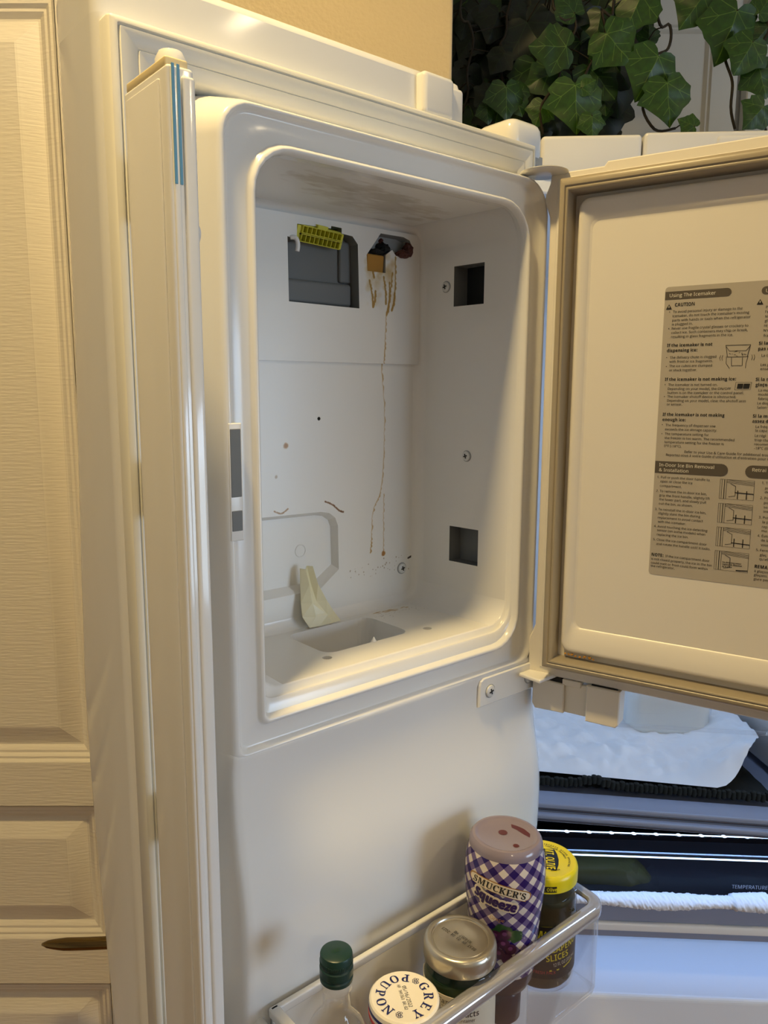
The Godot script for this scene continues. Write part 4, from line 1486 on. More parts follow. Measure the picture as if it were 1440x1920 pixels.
	s = begin(-1)
	f = func(u: float, v: float) -> Vector3:
		var q := Vector3(0.035 + 0.045 * u, 0.003 + 0.034 * v * (1 - 0.35 * u), 0.018 - 0.01 * v)
		return q + Vector3(0, 0, 0.006 * sin(u * 14 + v * 5))
	sheet(s, 14, 8, f)
	obj("film", s, M.clear_plastic, t)
	# terry towel along the drawer
	s = begin()
	n.frequency = 160.0
	f = func(u: float, v: float) -> Vector3:
		var a := v * TAU
		var x := lerpf(0.055, 0.62, u)
		var r := 0.0082 + 0.0022 * sin(u * 21.0) * 0.6 + 0.0016 * n.get_noise_3d(x, a * 0.02, 0) + 0.0012 * n.get_noise_3d(x * 3, a * 0.05, 5)
		if u > 0.54 and u < 0.62:
			r += 0.0025
		return Vector3(x, 0.7700 + sin(a) * r * 0.85 + 0.0015 * sin(u * 13), 0.002 - cos(a) * r * 1.5)
	sheet(s, 420, 22, f)
	tag(obj("terry_towel", s, M.towel_white, self, root_xf), "rolled white terry towel lying along the front of the black drawer", "towel")
	# grey and white ledges below
	t = part_node("drawer_rail", Vector3(0.05, 0.712, 0.0))
	s = begin()
	box(s, Vector3(0.0, 0.022, -0.5), Vector3(0.81, 0.054, -0.001), 0.004)
	obj("upper_ledge", s, M.shelf_frame, t)
	s = begin()
	box(s, Vector3(0.0, 0.011, -0.06), Vector3(0.81, 0.0225, 0.0025), 0.003)
	obj("white_lip", s, M.white_plastic, t)
	s = begin()
	box(s, Vector3(0.0, 0.0, -0.09), Vector3(0.81, 0.011, -0.002), 0.002)
	obj("lower_ledge", s, M.shelf_frame, t)
	s = begin(-1)
	box(s, Vector3(0.0, -0.082, -0.14), Vector3(0.81, 0.0, -0.112), 0.002, 1)
	obj("riser", s, M.fridge_inside, t)
	s = begin()
	tube(s, [Vector3(0.03, -0.004, -0.05), Vector3(0.78, -0.004, -0.05)], 0.003, 8)  # added glowing tube that goes with the added lamp below it
	obj("glow_line", s, M.led_glow, t)
	al = AreaLight3D.new()
	al.name = "added_under_lamp"  # added lamp, put under the rail to brighten the sill
	al.area_size = Vector2(0.75, 0.02)
	al.light_color = Color(0.55, 0.72, 1.0)
	al.light_energy = fridge_energy * 0.10
	al.shadow_enabled = true
	al.set("area_range", 3.0)
	al.transform = Transform3D(Basis(Vector3.RIGHT, -PI / 2), Vector3(0.405, -0.009, -0.05))
	t.add_child(al)
	adopt(t)

# ---------------------------------------------------------------- door bin and what stands in it
func dthing(called: String, label: String, category: String, base: Vector3, group := "") -> Node3D:
	return thing(called, label, category, door_w * Transform3D(Basis(), base), group)

func door_bin() -> void:
	var base := Vector3(0.24, 0.833, 0.11)
	var t := dthing("door_bin", "clear plastic door bin with a rounded front rail holding the condiments", "bin", base)
	var off := Transform3D(Basis(), -base)
	var s := begin()
	box(s, Vector3(0.0775, 0.922, 0.0588), Vector3(0.412, 0.9305, 0.0642), 0.0018, 3)
	box(s, Vector3(0.0775, 0.922, 0.0588), Vector3(0.0865, 0.9305, 0.14), 0.002, 3)
	box(s, Vector3(0.08, 0.835, 0.0592), Vector3(0.41, 0.924, 0.0618), 0.0008)
	obj("back_frame", s, M.white_plastic, t, off)
	# clear walls follow a rounded U from the left end round the front to the right end
	var path := PackedVector2Array()
	var add_arc := func(c: Vector2, r: float, a0: float, a1: float) -> void:
		for k in 9:
			var a := lerpf(a0, a1, k / 8.0)
			path.append(c + Vector2(cos(a), sin(a)) * r)
	path.append(Vector2(0.079, 0.063))
	add_arc.call(Vector2(0.095, 0.140), 0.016, PI, PI / 2)
	add_arc.call(Vector2(0.384, 0.1365), 0.0195, PI / 2, 0.0)
	path.append(Vector2(0.410, 0.063))
	s = begin()
	for q in [[0.0, 1.0], [0.0026, -1.0]]:
		var rings := []
		for h in [[0.8345, 0.004], [0.837, 0.0012], [0.842, 0.0], [0.92, 0.0]]:
			var r := PackedVector3Array()
			for i in path.size():
				var a: Vector2 = path[maxi(0, i - 1)]
				var b: Vector2 = path[mini(path.size() - 1, i + 1)]
				var nrm := (b - a).normalized()
				nrm = Vector2(nrm.y, -nrm.x)           # points inwards
				var p: Vector2 = path[i] + nrm * (q[0] + h[1]) * 1.0
				r.append(Vector3(p.x, h[0], p.y))
			rings.append(r)
		loft(s, rings, {}, [], false)
	obj("clear_wall", s, M.clear_plastic, t, off)
	s = begin(-1)
	box(s, Vector3(0.082, 0.8335, 0.06), Vector3(0.4, 0.8365, 0.15), 0.001, 1)
	obj("bin_floor", s, M.clear_plastic, t, off)
	s = begin()
	var pts := []
	for i in range(1, path.size()):
		pts.append(Vector3(path[i].x, 0.9255, path[i].y - 0.001))
	pts[-1] = Vector3(0.4085, 0.9255, 0.068)
	pts.insert(pts.size() - 1, Vector3(0.4055, 0.9255, 0.105))
	var dense := pts
	var prof := [Vector2(-0.001, -0.006), Vector2(0.0022, -0.006), Vector2(0.0030, -0.005), Vector2(0.0034, 0.0002), Vector2(0.0026, 0.0026), Vector2(0.0008, 0.0042), Vector2(-0.003, 0.005), Vector2(-0.0078, 0.0046), Vector2(-0.0098, 0.0034), Vector2(-0.0102, 0.0018), Vector2(-0.0094, 0.0004), Vector2(-0.004, -0.0002)]
	var prev := PackedVector3Array()
	for i in dense.size():
		var d: Vector3 = (dense[mini(i + 1, dense.size() - 1)] - dense[maxi(i - 1, 0)]).normalized()
		var outw := Vector3(-d.z, 0, d.x)
		var ring := PackedVector3Array()
		for p in prof:
			ring.append(dense[i] + outw * p.x + Vector3.UP * p.y)
		if i > 0:
			for k in ring.size():
				var j := (k + 1) % ring.size()
				quad(s, prev[k], prev[j], ring[j], ring[k])
		prev = ring
	obj("front_rail", s, M.rail_clear, t, off)
	# moulded lug of the liner that carries the bin, just left of it
	s = begin()
	box(s, Vector3(0.0665, 0.76, 0.04), Vector3(0.0768, 0.921, 0.1), 0.005, 3)
	var lug := obj("bin_lug", s, M.white_plastic, self, door_w)
	tag(lug, "small white moulded lug of the door liner left of the condiment bin", "lug")

func on_cylinder(c: Vector3, r: float, facing: float, turn := 0.0) -> Callable:
	var b := Transform2D(turn, Vector2())
	return func(p: Vector2) -> Vector3:
		var q: Vector2 = b * p
		var a: float = facing + q.x / r
		return c + Vector3(sin(a) * r, q.y, cos(a) * r)

func on_lid(c: Vector3, turn: float) -> Callable:            # flat lettering on a lid; turn 0 reads left to right in the kitchen
	var e1 := Vector3(0.7738, 0, 0.6334)
	var e2 := Vector3(0.6334, 0, -0.7738)
	var b := Transform2D(turn, Vector2())
	return func(p: Vector2) -> Vector3:
		var q: Vector2 = b * p
		return c + e1 * q.x + e2 * q.y

func ring_text(s: SurfaceTool, c: Vector3, r: float, text: String, h: float, font: Font, a0: float, a1: float, inward: bool) -> void:
	for k in text.length():
		var a := lerpf(a0, a1, float(k) / maxf(1, text.length() - 1))
		var turn := a + PI / 2 if inward else a - PI / 2
		var lid := on_lid(c, 0.0)
		var mid := Vector2(cos(a), sin(a)) * r
		var b := Transform2D(turn, mid)
		letters(s, text[k], h, font, func(p): return lid.call(b * p), 0.95, 1, 1.0)

func disc(s: SurfaceTool, to3: Callable, c: Vector2, r: float, n := 18) -> void:
	plate(s, circle2(c, r, n), [], to3, null, 0.0016)

func condiments() -> void:
	var g := "condiments in the door bin"
	# clear bottle with a green screw cap
	var b := Vector3(0.104, 0.8368, 0.115)
	var t := dthing("glass_bottle", "clear glass bottle with a dark green screw cap at the left end of the bin", "bottle", b, g)
	var s := begin()
	lathe(s, [Vector2(0.0001, 0.0), Vector2(0.024, 0.0), Vector2(0.0258, 0.002), Vector2(0.0262, 0.08), Vector2(0.0258, 0.088), Vector2(0.0235, 0.098), Vector2(0.0185, 0.108), Vector2(0.0128, 0.115), Vector2(0.0106, 0.12), Vector2(0.0104, 0.134), Vector2(0.0112, 0.1355), Vector2(0.0122, 0.137), Vector2(0.0122, 0.14), Vector2(0.0112, 0.1412), Vector2(0.011, 0.146)], Transform3D(), 48)
	obj("glass_body", s, M.glass, t)
	s = begin()
	lathe(s, [Vector2(0.0001, 0.004), Vector2(0.0225, 0.004), Vector2(0.0238, 0.006), Vector2(0.024, 0.06), Vector2(0.0001, 0.06)], Transform3D(), 40)
	obj("clear_liquid", s, M.water, t)
	s = begin()
	lathe(s, [Vector2(0.0115, 0.143), Vector2(0.0126, 0.1435), Vector2(0.0127, 0.1462), Vector2(0.0119, 0.1472), Vector2(0.0119, 0.148), Vector2(0.0128, 0.149), Vector2(0.0128, 0.1545), Vector2(0.0118, 0.1555), Vector2(0.0118, 0.1562), Vector2(0.0124, 0.157), Vector2(0.0124, 0.1642), Vector2(0.0119, 0.1655), Vector2(0.0107, 0.1662), Vector2(0.0001, 0.1664)], Transform3D(), 48)
	for k in 60:
		rbox(s, Transform3D(Basis(Vector3.UP, TAU * k / 60), Vector3()) * at(0, 0.1588, 0.0124), Vector3(0.0006, 0.003, 0.0006), 0.0002, 1)
	var capm := done(s, M.cap_green)
	s = begin(-1)
	for q in [0.0, 0.0022, -0.0022]:
		disc_ring(s, on_lid(Vector3(q * 0.7, 0.16655, q * 0.5), 0), Vector2(0, q * 0.4), 0.0013, 0.0017)
	done(s, M.leaf_print, capm)
	put("screw_cap", capm, t)
	# mustard jar with a white printed lid
	b = Vector3(0.1695, 0.8368, 0.12)
	t = dthing("mustard_jar", "mustard jar with a white lid printed in blue letters and a red and blue rim", "jar", b, g)
	s = begin()
	lathe(s, [Vector2(0.0001, 0.0), Vector2(0.0255, 0.0), Vector2(0.0275, 0.002), Vector2(0.0282, 0.03), Vector2(0.0285, 0.07), Vector2(0.027, 0.078), Vector2(0.0262, 0.082)], Transform3D(), 48)
	obj("glass_body", s, M.glass, t)
	s = begin()
	lathe(s, [Vector2(0.0001, 0.002), Vector2(0.0245, 0.002), Vector2(0.0265, 0.004), Vector2(0.0272, 0.068), Vector2(0.0001, 0.07)], Transform3D(), 48)
	obj("mustard", s, M.mustard, t)
	s = begin()
	lathe(s, [Vector2(0.0282, 0.080), Vector2(0.0289, 0.0805), Vector2(0.0291, 0.09), Vector2(0.0286, 0.0935), Vector2(0.0272, 0.0948), Vector2(0.0258, 0.0949), Vector2(0.0248, 0.0944), Vector2(0.0001, 0.0944)], Transform3D(), 56)
	var m := done(s, M.lid_white)
	s = begin()
	lathe(s, [Vector2(0.0292, 0.0872), Vector2(0.0294, 0.0874), Vector2(0.0293, 0.0898), Vector2(0.0291, 0.09)], Transform3D(), 56)
	done(s, M.lid_blue, m)
	s = begin()
	lathe(s, [Vector2(0.029, 0.0806), Vector2(0.0294, 0.0808), Vector2(0.0294, 0.0838), Vector2(0.0291, 0.084)], Transform3D(), 56)
	done(s, M.lid_red, m)
	s = begin(-1)
	var top := Vector3(0, 0.0947, 0)
	ring_text(s, top, 0.0198, "GREY", 0.0080, font_sb, deg_to_rad(32), deg_to_rad(-62), false)
	ring_text(s, top, 0.0198, "POUPON", 0.0080, font_sb, deg_to_rad(84), deg_to_rad(226), true)
	for a in [57.0, -104.0]:
		var c := Vector2(cos(deg_to_rad(a)), sin(deg_to_rad(a))) * 0.0195
		for k in 7:
			disc_ring(s, on_lid(top, 0), c + Vector2(cos(k * 0.9), sin(k * 0.9)) * (0.0021 if k else 0.0), 0.0008, 0.0012)
	done(s, M.lid_blue, m)
	s = begin(-1)
	letters(s, "05/16/2022", 0.0032, font_m, func(p): return on_lid(top, deg_to_rad(-78)).call(p + Vector2(0.0005, 0.0024)), 0.85, 1)
	letters(s, "HF 1H1363 04:02", 0.0028, font_m, func(p): return on_lid(top, deg_to_rad(-78)).call(p + Vector2(0.0005, -0.0018)), 0.75, 1)
	done(s, M.ink, m)
	put("printed_lid", m, t)
	# glass jar of green jelly with a bare metal lid
	b = Vector3(0.2347, 0.8368, 0.12)
	t = dthing("green_jar", "glass jar of dark green contents with a silver metal lid and a paper label", "jar", b, g)
	s = begin()
	lathe(s, [Vector2(0.0001, 0.0), Vector2(0.026, 0.0), Vector2(0.0296, 0.002), Vector2(0.0308, 0.006), Vector2(0.031, 0.084), Vector2(0.0302, 0.091), Vector2(0.0288, 0.094), Vector2(0.0285, 0.1)], Transform3D(), 56)
	obj("glass_body", s, M.glass, t)
	s = begin()
	lathe(s, [Vector2(0.0001, 0.002), Vector2(0.026, 0.002), Vector2(0.0288, 0.004), Vector2(0.0304, 0.083), Vector2(0.0292, 0.090), Vector2(0.0001, 0.091)], Transform3D(), 56)
	obj("green_contents", s, M.mint_green, t)
	s = begin()
	lathe(s, [Vector2(0.0304, 0.0995), Vector2(0.0312, 0.1), Vector2(0.0315, 0.1005), Vector2(0.0315, 0.1115), Vector2(0.0308, 0.1145), Vector2(0.0292, 0.1160), Vector2(0.0272, 0.1164), Vector2(0.0254, 0.1160), Vector2(0.0248, 0.1148), Vector2(0.024, 0.1146), Vector2(0.0234, 0.1152), Vector2(0.012, 0.1154), Vector2(0.011, 0.1150), Vector2(0.0001, 0.1150)], Transform3D(), 64)
	m = done(s, M.lid_silver)
	s = begin(-1)
	top = Vector3(0, 0.1156, 0)
	letters(s, "BEST BY 03 04 2023", 0.0031, font_m, func(p): return on_lid(top, deg_to_rad(132)).call(p + Vector2(0.0, 0.002)), 0.8, 1)
	letters(s, "N140B7 HM", 0.0031, font_m, func(p): return on_lid(top, deg_to_rad(132)).call(p + Vector2(-0.001, -0.0022)), 0.8, 1)
	done(s, M.ink, m)
	put("metal_lid", m, t)
	var face := deg_to_rad(-46)
	s = begin()
	lathe(s, [Vector2(0.0313, 0.012), Vector2(0.0315, 0.0122), Vector2(0.0315, 0.0828), Vector2(0.0313, 0.083)], Transform3D(), 40, 1.0, deg_to_rad(250), face - deg_to_rad(125))
	m = done(s, M.label_paper)
	s = begin(-1)
	for q in [["Farms® Real Mint", 0.0775, 0.0046, font_s, -0.019], ["Nutrition Facts", 0.0685, 0.0052, font_b, -0.030], ["servings per container", 0.0625, 0.0030, font_n, -0.024], ["1 tbsp", 0.0570, 0.0032, font_b, -0.003]]:
		letters(s, q[0], q[2], q[3], func(p): return on_cylinder(Vector3(0, q[1], 0), 0.0317, face).call(p + Vector2(q[4], 0)), 0.9)
	stroke2(s, on_cylinder(Vector3(0, 0.0732, 0), 0.0317, face), [Vector2(-0.03, 0), Vector2(-0.015, 0), Vector2(0, 0), Vector2(0.015, 0), Vector2(0.03, 0)], 0.0004)
	for k in 8:
		letters(s, "ingredients water sugar", 0.0022, font_n, func(p): return on_cylinder(Vector3(0, 0.04 - k * 0.0035, 0), 0.0317, face + 0.75).call(p), 0.85, 0, 6.0)
	done(s, M.ink, m)
	put("paper_label", m, t)
	squeeze_bottle(g)
	# jar of sliced peppers with a yellow lid
	b = Vector3(0.372, 0.8368, 0.102)
	t = dthing("pickle_jar", "jar of pickled peppers with a yellow lid and a black label", "jar", b, g)
	s = begin()
	lathe(s, [Vector2(0.0001, 0.0), Vector2(0.029, 0.0), Vector2(0.0328, 0.003), Vector2(0.034, 0.008), Vector2(0.034, 0.088), Vector2(0.0335, 0.096), Vector2(0.031, 0.104), Vector2(0.0295, 0.109)], Transform3D(), 56)
	obj("glass_body", s, M.glass, t)
	s = begin()
	lathe(s, [Vector2(0.0001, 0.003), Vector2(0.0285, 0.003), Vector2(0.032, 0.008), Vector2(0.0325, 0.088), Vector2(0.0315, 0.096), Vector2(0.0001, 0.097)], Transform3D(), 48)
	for k in 30:
		lump(s, Vector3(sin(k * 2.1), 0, cos(k * 2.1)) * 0.0285 + Vector3(0, 0.014 + 0.0026 * k, 0), Vector3(0.006, 0.003, 0.006), k, 0.3)
	obj("pepper_slices", s, M.pickle_green, t)
	s = begin()
	lathe(s, [Vector2(0.0325, 0.108), Vector2(0.0336, 0.1086), Vector2(0.0338, 0.1195), Vector2(0.033, 0.1228), Vector2(0.0312, 0.1245), Vector2(0.0292, 0.1247), Vector2(0.028, 0.124), Vector2(0.0001, 0.1238)], Transform3D(), 64)
	m = done(s, M.lid_yellow)
	s = begin(-1)
	top = Vector3(0, 0.1243, 0)
	var lid := on_lid(top, deg_to_rad(-100))
	plate(s, PackedVector2Array([Vector2(-0.0165, 0.0), Vector2(0.0165, 0.0), Vector2(0.0185, 0.0115), Vector2(0.009, 0.0142), Vector2(0, 0.015), Vector2(-0.009, 0.0142), Vector2(-0.0185, 0.0115)]), [], lid)
	ring_text(s, top, 0.0252, "REFRIGERATE AFTER OPENING", 0.0019, font_b, deg_to_rad(95), deg_to_rad(-30), false)
	ring_text(s, top, 0.0222, "HOLD TIGHT FOR FRESHNESS", 0.0017, font_b, deg_to_rad(90), deg_to_rad(0), false)
	letters(s, "KOSHER", 0.0019, font_b, func(p): return on_lid(top, deg_to_rad(-170)).call(p + Vector2(-0.004, 0.02)), 0.9, 1)
	for k in 3:
		disc_ring(s, lid, Vector2(-0.004 + k * 0.004, -0.003), 0.0012, 0.0016)
	for q in [-0.0106]:
		plate(s, rect2(Vector2(-0.0075, 0.1105), Vector2(0.0085, 0.1165)), [], on_cylinder(Vector3(0, 0, 0), 0.034, deg_to_rad(-44)), null, 0.0016)
	done(s, M.label_black, m)
	s = begin(-1)
	letters(s, "MT. OLIVE", 0.0082, font_b, func(p): return on_lid(top + Vector3.UP * 0.0002, deg_to_rad(-100)).call(p + Vector2(0, 0.0065)), 0.62, 1, 1.0)
	letters(s, "Mt. Olive", 0.0036, font_b, func(p): return on_cylinder(Vector3(0, 0.1135, 0), 0.0341, deg_to_rad(-44)).call(p), 0.8, 1)
	done(s, M.lid_yellow, m)
	put("yellow_lid", m, t)
	s = begin()
	face = deg_to_rad(-42)
	lathe(s, [Vector2(0.0342, 0.018), Vector2(0.0344, 0.0182), Vector2(0.0344, 0.0738), Vector2(0.0342, 0.074)], Transform3D(), 48, 1.0, deg_to_rad(280), face - deg_to_rad(140))
	m = done(s, M.label_black)
	s = begin(-1)
	for q in [["Mt. Olive", 0.066, 0.0085, font_b, -0.012], ["JALAPEÑO", 0.0495, 0.0066, font_b, -0.004], ["SLICES", 0.0405, 0.0066, font_b, -0.0005]]:
		letters(s, q[0], q[2], q[3], func(p): return on_cylinder(Vector3(0, q[1], 0), 0.0346, face, 0.1).call(p + Vector2(q[4], 0)), 0.85, 0, 1.0)
	stroke2(s, on_cylinder(Vector3(0, 0.0735, 0), 0.0346, face), [Vector2(-0.05, 0), Vector2(-0.03, 0), Vector2(-0.01, 0), Vector2(0.01, 0), Vector2(0.03, 0), Vector2(0.05, 0)], 0.0007)
	stroke2(s, on_cylinder(Vector3(0, 0.0275, 0), 0.0346, face), [Vector2(0.004, 0), Vector2(0.012, 0.0004), Vector2(0.02, 0.0016), Vector2(0.026, 0.0034), Vector2(0.03, 0.0054)], 0.0014)
	done(s, M.label_yellow, m)
	s = begin(-1)
	letters(s, "12 FL OZ (355 mL)", 0.0036, font_n, func(p): return on_cylinder(Vector3(0, 0.0325, 0), 0.0346, face, 0.12).call(p + Vector2(0.007, 0)), 0.7, 0)
	done(s, M.label_paper, m)
	s = begin(-1)
	letters(s, "FRESH PACK", 0.0032, font_n, func(p): return on_cylinder(Vector3(0, 0.0255, 0), 0.0346, face).call(p + Vector2(-0.012, 0)), 0.9, 0)
	done(s, M.label_red, m)
	put("black_label", m, t)

func disc_ring(s: SurfaceTool, to3: Callable, c: Vector2, r0: float, r1: float, n := 12) -> void:
	for k in n:
		var a := Vector2(cos(TAU * k / n), sin(TAU * k / n))
		var b := Vector2(cos(TAU * (k + 1) / n), sin(TAU * (k + 1) / n))
		quad(s, to3.call(c + a * r0), to3.call(c + a * r1), to3.call(c + b * r1), to3.call(c + b * r0))

func squeeze_bottle(g: String) -> void:
	var b := Vector3(0.3015, 0.8368, 0.112)
	var t := dthing("squeeze_bottle", "upside down squeeze bottle of grape jelly with a purple and white gingham label", "bottle", b, g)
	var s := begin()
	lathe(s, [Vector2(0.0001, 0.0), Vector2(0.0165, 0.0), Vector2(0.018, 0.002), Vector2(0.0185, 0.028), Vector2(0.017, 0.031), Vector2(0.0001, 0.031)], Transform3D(), 48)
	obj("screw_cap", s, M.purple_dark, t)
	var prof := [Vector2(0.0165, 0.030), Vector2(0.019, 0.032), Vector2(0.0245, 0.038), Vector2(0.0285, 0.047), Vector2(0.0302, 0.058)]
	s = begin()
	lathe(s, prof, Transform3D(), 56)
	obj("jelly_neck", s, M.purple_dark, t)
	var body := [Vector2(0.0302, 0.058), Vector2(0.0312, 0.072), Vector2(0.0318, 0.086), Vector2(0.0326, 0.1), Vector2(0.0340, 0.114), Vector2(0.0356, 0.128), Vector2(0.0366, 0.140), Vector2(0.0367, 0.150), Vector2(0.0360, 0.160), Vector2(0.0346, 0.169), Vector2(0.0334, 0.1745)]
	var rad_at := func(y: float) -> float:
		for k in body.size() - 1:
			if y <= body[k + 1].y:
				return lerpf(body[k].x, body[k + 1].x, clampf((y - body[k].y) / (body[k + 1].y - body[k].y), 0, 1))
		return 0.0334
	var W := 1152
	var H := 640
	var data := PackedByteArray()
	data.resize(W * H * 3)
	var n := FastNoiseLite.new()
	n.seed = 9
	n.frequency = 0.2
	var cell := 30.0
	var white := Color(0.84, 0.80, 0.76)
	var purple := Color(0.13, 0.05, 0.36)
	var period := W / 13.5757                   # 27 diagonal cells fit the girth
	for y in H:
		for x in W:
			var p := fposmod((x + y * 0.98) / (W / 12.0), 1.0)
			var q := fposmod((x - y * 0.98) / (W / 12.0), 1.0)
			var k := 0.0
			if p < 0.5: k += 0.5
			if q < 0.5: k += 0.5
			if k == 0.5:
				k = 0.78 if int((x + y) / 2.0) % 2 == 0 else 0.45
			var c := white.lerp(purple, k)
			var i := (y * W + x) * 3
			data[i] = int(c.r * 255); data[i + 1] = int(c.g * 255); data[i + 2] = int(c.b * 255)
	var gm := image_mat("gingham", Image.create_from_data(W, H, false, Image.FORMAT_RGB8, data), 0.22)
	s = begin()
	lathe(s, body, Transform3D(), 72)
	var mesh := done(s, gm)
	var face := deg_to_rad(-58)
	var wrap := func(yc: float, e: float, turn: float) -> Callable:
		var tr := Transform2D(turn, Vector2())
		return func(p: Vector2) -> Vector3:
			var q: Vector2 = tr * p
			var y: float = yc + q.y
			var r: float = rad_at.call(y) + e
			var a: float = face + q.x / 0.034
			return Vector3(sin(a) * r, y, cos(a) * r)
	# banner
	var banner := func(w: float, h: float) -> Array:
		var out := []
		for k in 13:
			out.append(Vector2(lerpf(-w, w, k / 12.0), 0))
		return out
	for q in [[0.0008, 0.0240, 0.0098, "gold"], [0.0011, 0.0232, 0.0086, "banner_white"]]:
		s = begin(-1)
		var to3: Callable = wrap.call(0.1520, q[0], -0.2)
		for k in 16:
			var x0 := lerpf(-q[1], q[1], k / 16.0)
			var x1 := lerpf(-q[1], q[1], (k + 1) / 16.0)
			var c0 := -0.0018 * pow(x0 / 0.02, 2.0)
			var c1 := -0.0018 * pow(x1 / 0.02, 2.0)
			quad(s, to3.call(Vector2(x0, c0 - q[2] / 2)), to3.call(Vector2(x1, c1 - q[2] / 2)), to3.call(Vector2(x1, c1 + q[2] / 2)), to3.call(Vector2(x0, c0 + q[2] / 2)))
		disc(s, to3, Vector2(q[1], -0.0022), q[2] * 0.42)
		disc(s, to3, Vector2(-q[1], -0.0022), q[2] * 0.42)
		done(s, M[q[3]], mesh)
	s = begin(-1)
	var w3: Callable = wrap.call(0.1520, 0.0014, -0.2)
	letters(s, "SMUCKER'S", 0.0060, font_sb, func(p): return w3.call(p + Vector2(0, -0.0018 * pow(p.x / 0.02, 2.0))), 0.92, 1, 1.0)
	done(s, M.ink, mesh)
	var sq: Callable = wrap.call(0.1385, 0.0009, -0.24)
	var sq2: Callable = wrap.call(0.1385, 0.0014, -0.24)
	s = begin(-1)
	for k in 14:                                       # white outline round the second word
		var a := TAU * k / 14
		letters(s, "Squeeze", 0.0084, font_b, func(p): return sq.call(p + Vector2(cos(a), sin(a)) * 0.0023 + Vector2(-0.003, 0)), 0.78, 1, 2.0)
	done(s, M.banner_white, mesh)
	s = begin(-1)
	letters(s, "Squeeze", 0.0084, font_b, func(p): return sq2.call(p + Vector2(-0.003, 0)), 0.78, 1, 1.0)
	for k in 6:
		var a := TAU * k / 6
		letters(s, "Squeeze", 0.0084, font_b, func(p): return sq2.call(p + Vector2(cos(a), sin(a)) * 0.0005 + Vector2(-0.003, 0)), 0.78, 1, 2.0)
	done(s, M.purple_ink, mesh)
	# printed grapes and leaves
	s = begin(-1)
	for q in [[0.004, 0.1075, 0.0095], [0.016, 0.1045, 0.0068]]:
		var leaf := PackedVector2Array()
		for k in 22:
			var a := TAU * k / 22
			leaf.append(Vector2(q[0], 0) + Vector2(cos(a), sin(a)) * q[2] * (0.8 + 0.25 * absf(sin(a * 2.5))))
		plate(s, leaf, [], wrap.call(q[1], 0.0006, 0.0), null, 0.0016)
	done(s, M.leaf_print, mesh)
	s = begin(-1)
	var k := 0
	for q in [[0.0065, 0.1065], [-0.002, 0.104], [0.0055, 0.0965], [0.012, 0.0915], [-0.004, 0.094], [0.002, 0.086], [0.009, 0.082], [-0.008, 0.086]]:
		disc(s, wrap.call(q[1], 0.0008 + 0.0001 * k, 0.0), Vector2(q[0], 0), 0.0054, 22)
		k += 1
	done(s, M.grape, mesh)
	s = begin(-1)
	for q in [[0.0065, 0.1065], [-0.002, 0.104], [0.0055, 0.0965], [0.012, 0.0915], [-0.004, 0.094], [0.002, 0.086]]:
		disc(s, wrap.call(q[1] + 0.0014, 0.0018, 0.0), Vector2(q[0] - 0.0008, 0), 0.0021, 14)
	done(s, M.grape_light, mesh)
	s = begin(-1)
	letters(s, "Grape", 0.0035, font_s, func(p): return wrap.call(0.1215, 0.0010, -0.1).call(p + Vector2(-0.001, 0)), 0.9, 1)
	done(s, M.gold, mesh)
	put("gingham_label", mesh, t)
	s = begin()
	lathe(s, [Vector2(0.0334, 0.1745), Vector2(0.0332, 0.178), Vector2(0.0322, 0.1812), Vector2(0.0304, 0.1832), Vector2(0.028, 0.1836), Vector2(0.0262, 0.1826), Vector2(0.024, 0.1815), Vector2(0.0001, 0.1812)], Transform3D(), 64)
	mesh = done(s, M.jelly)
	s = begin(-1)
	var lid := on_lid(Vector3(0, 0.1816, 0), 0.0)
	disc(s, lid, Vector2(-0.002, 0.0045), 0.0042, 16)
	plate(s, PackedVector2Array([Vector2(0.008, 0.018), Vector2(0.0125, 0.0155), Vector2(0.0185, 0.01), Vector2(0.0225, 0.002), Vector2(0.021, -0.004), Vector2(0.0165, 0.001), Vector2(0.012, 0.008), Vector2(0.0075, 0.0125)]), [], lid)
	disc(s, lid, Vector2(0.006, -0.0165), 0.0028, 12)
	done(s, M.jelly_dark, mesh)
	put("base", mesh, t)

# ---------------------------------------------------------------- cabinet and ivy above the refrigerator
func upper_cabinet() -> void:
	var t := thing("wall_cabinet", "white panelled wall cabinet behind the ivy above the refrigerator", "cabinet", at(0.11, 1.72, -1.42))
	var s := begin(-1)
	box(s, Vector3(0.0, 0, -0.35), Vector3(1.1, 0.7, -0.03), 0.002, 1)
	obj("cabinet_box", s, M.cabinet_paint, t)
	for k in 2:
		var x0 := 0.005 + k * 0.547
		s = begin()
		var rings := []
		var cr := []
		var i := 0
		for q in [[0.0, -0.022], [0.0, -0.002], [0.002, 0.0], [0.045, 0.0], [0.048, -0.004], [0.051, -0.004], [0.056, -0.010], [0.075, -0.010]]:
			rings.append(rring(x0 + q[0], x0 + 0.53 - q[0], 0.01 + q[0], 0.36 - q[0], 0.0006, q[1], 2))
			cr.append(i)
			i += 1
		loft(s, rings, {}, cr)
		s.set_smooth_group(-1)
		cap(s, rings[-1])
		obj("cabinet_door", s, M.cabinet_paint, t)

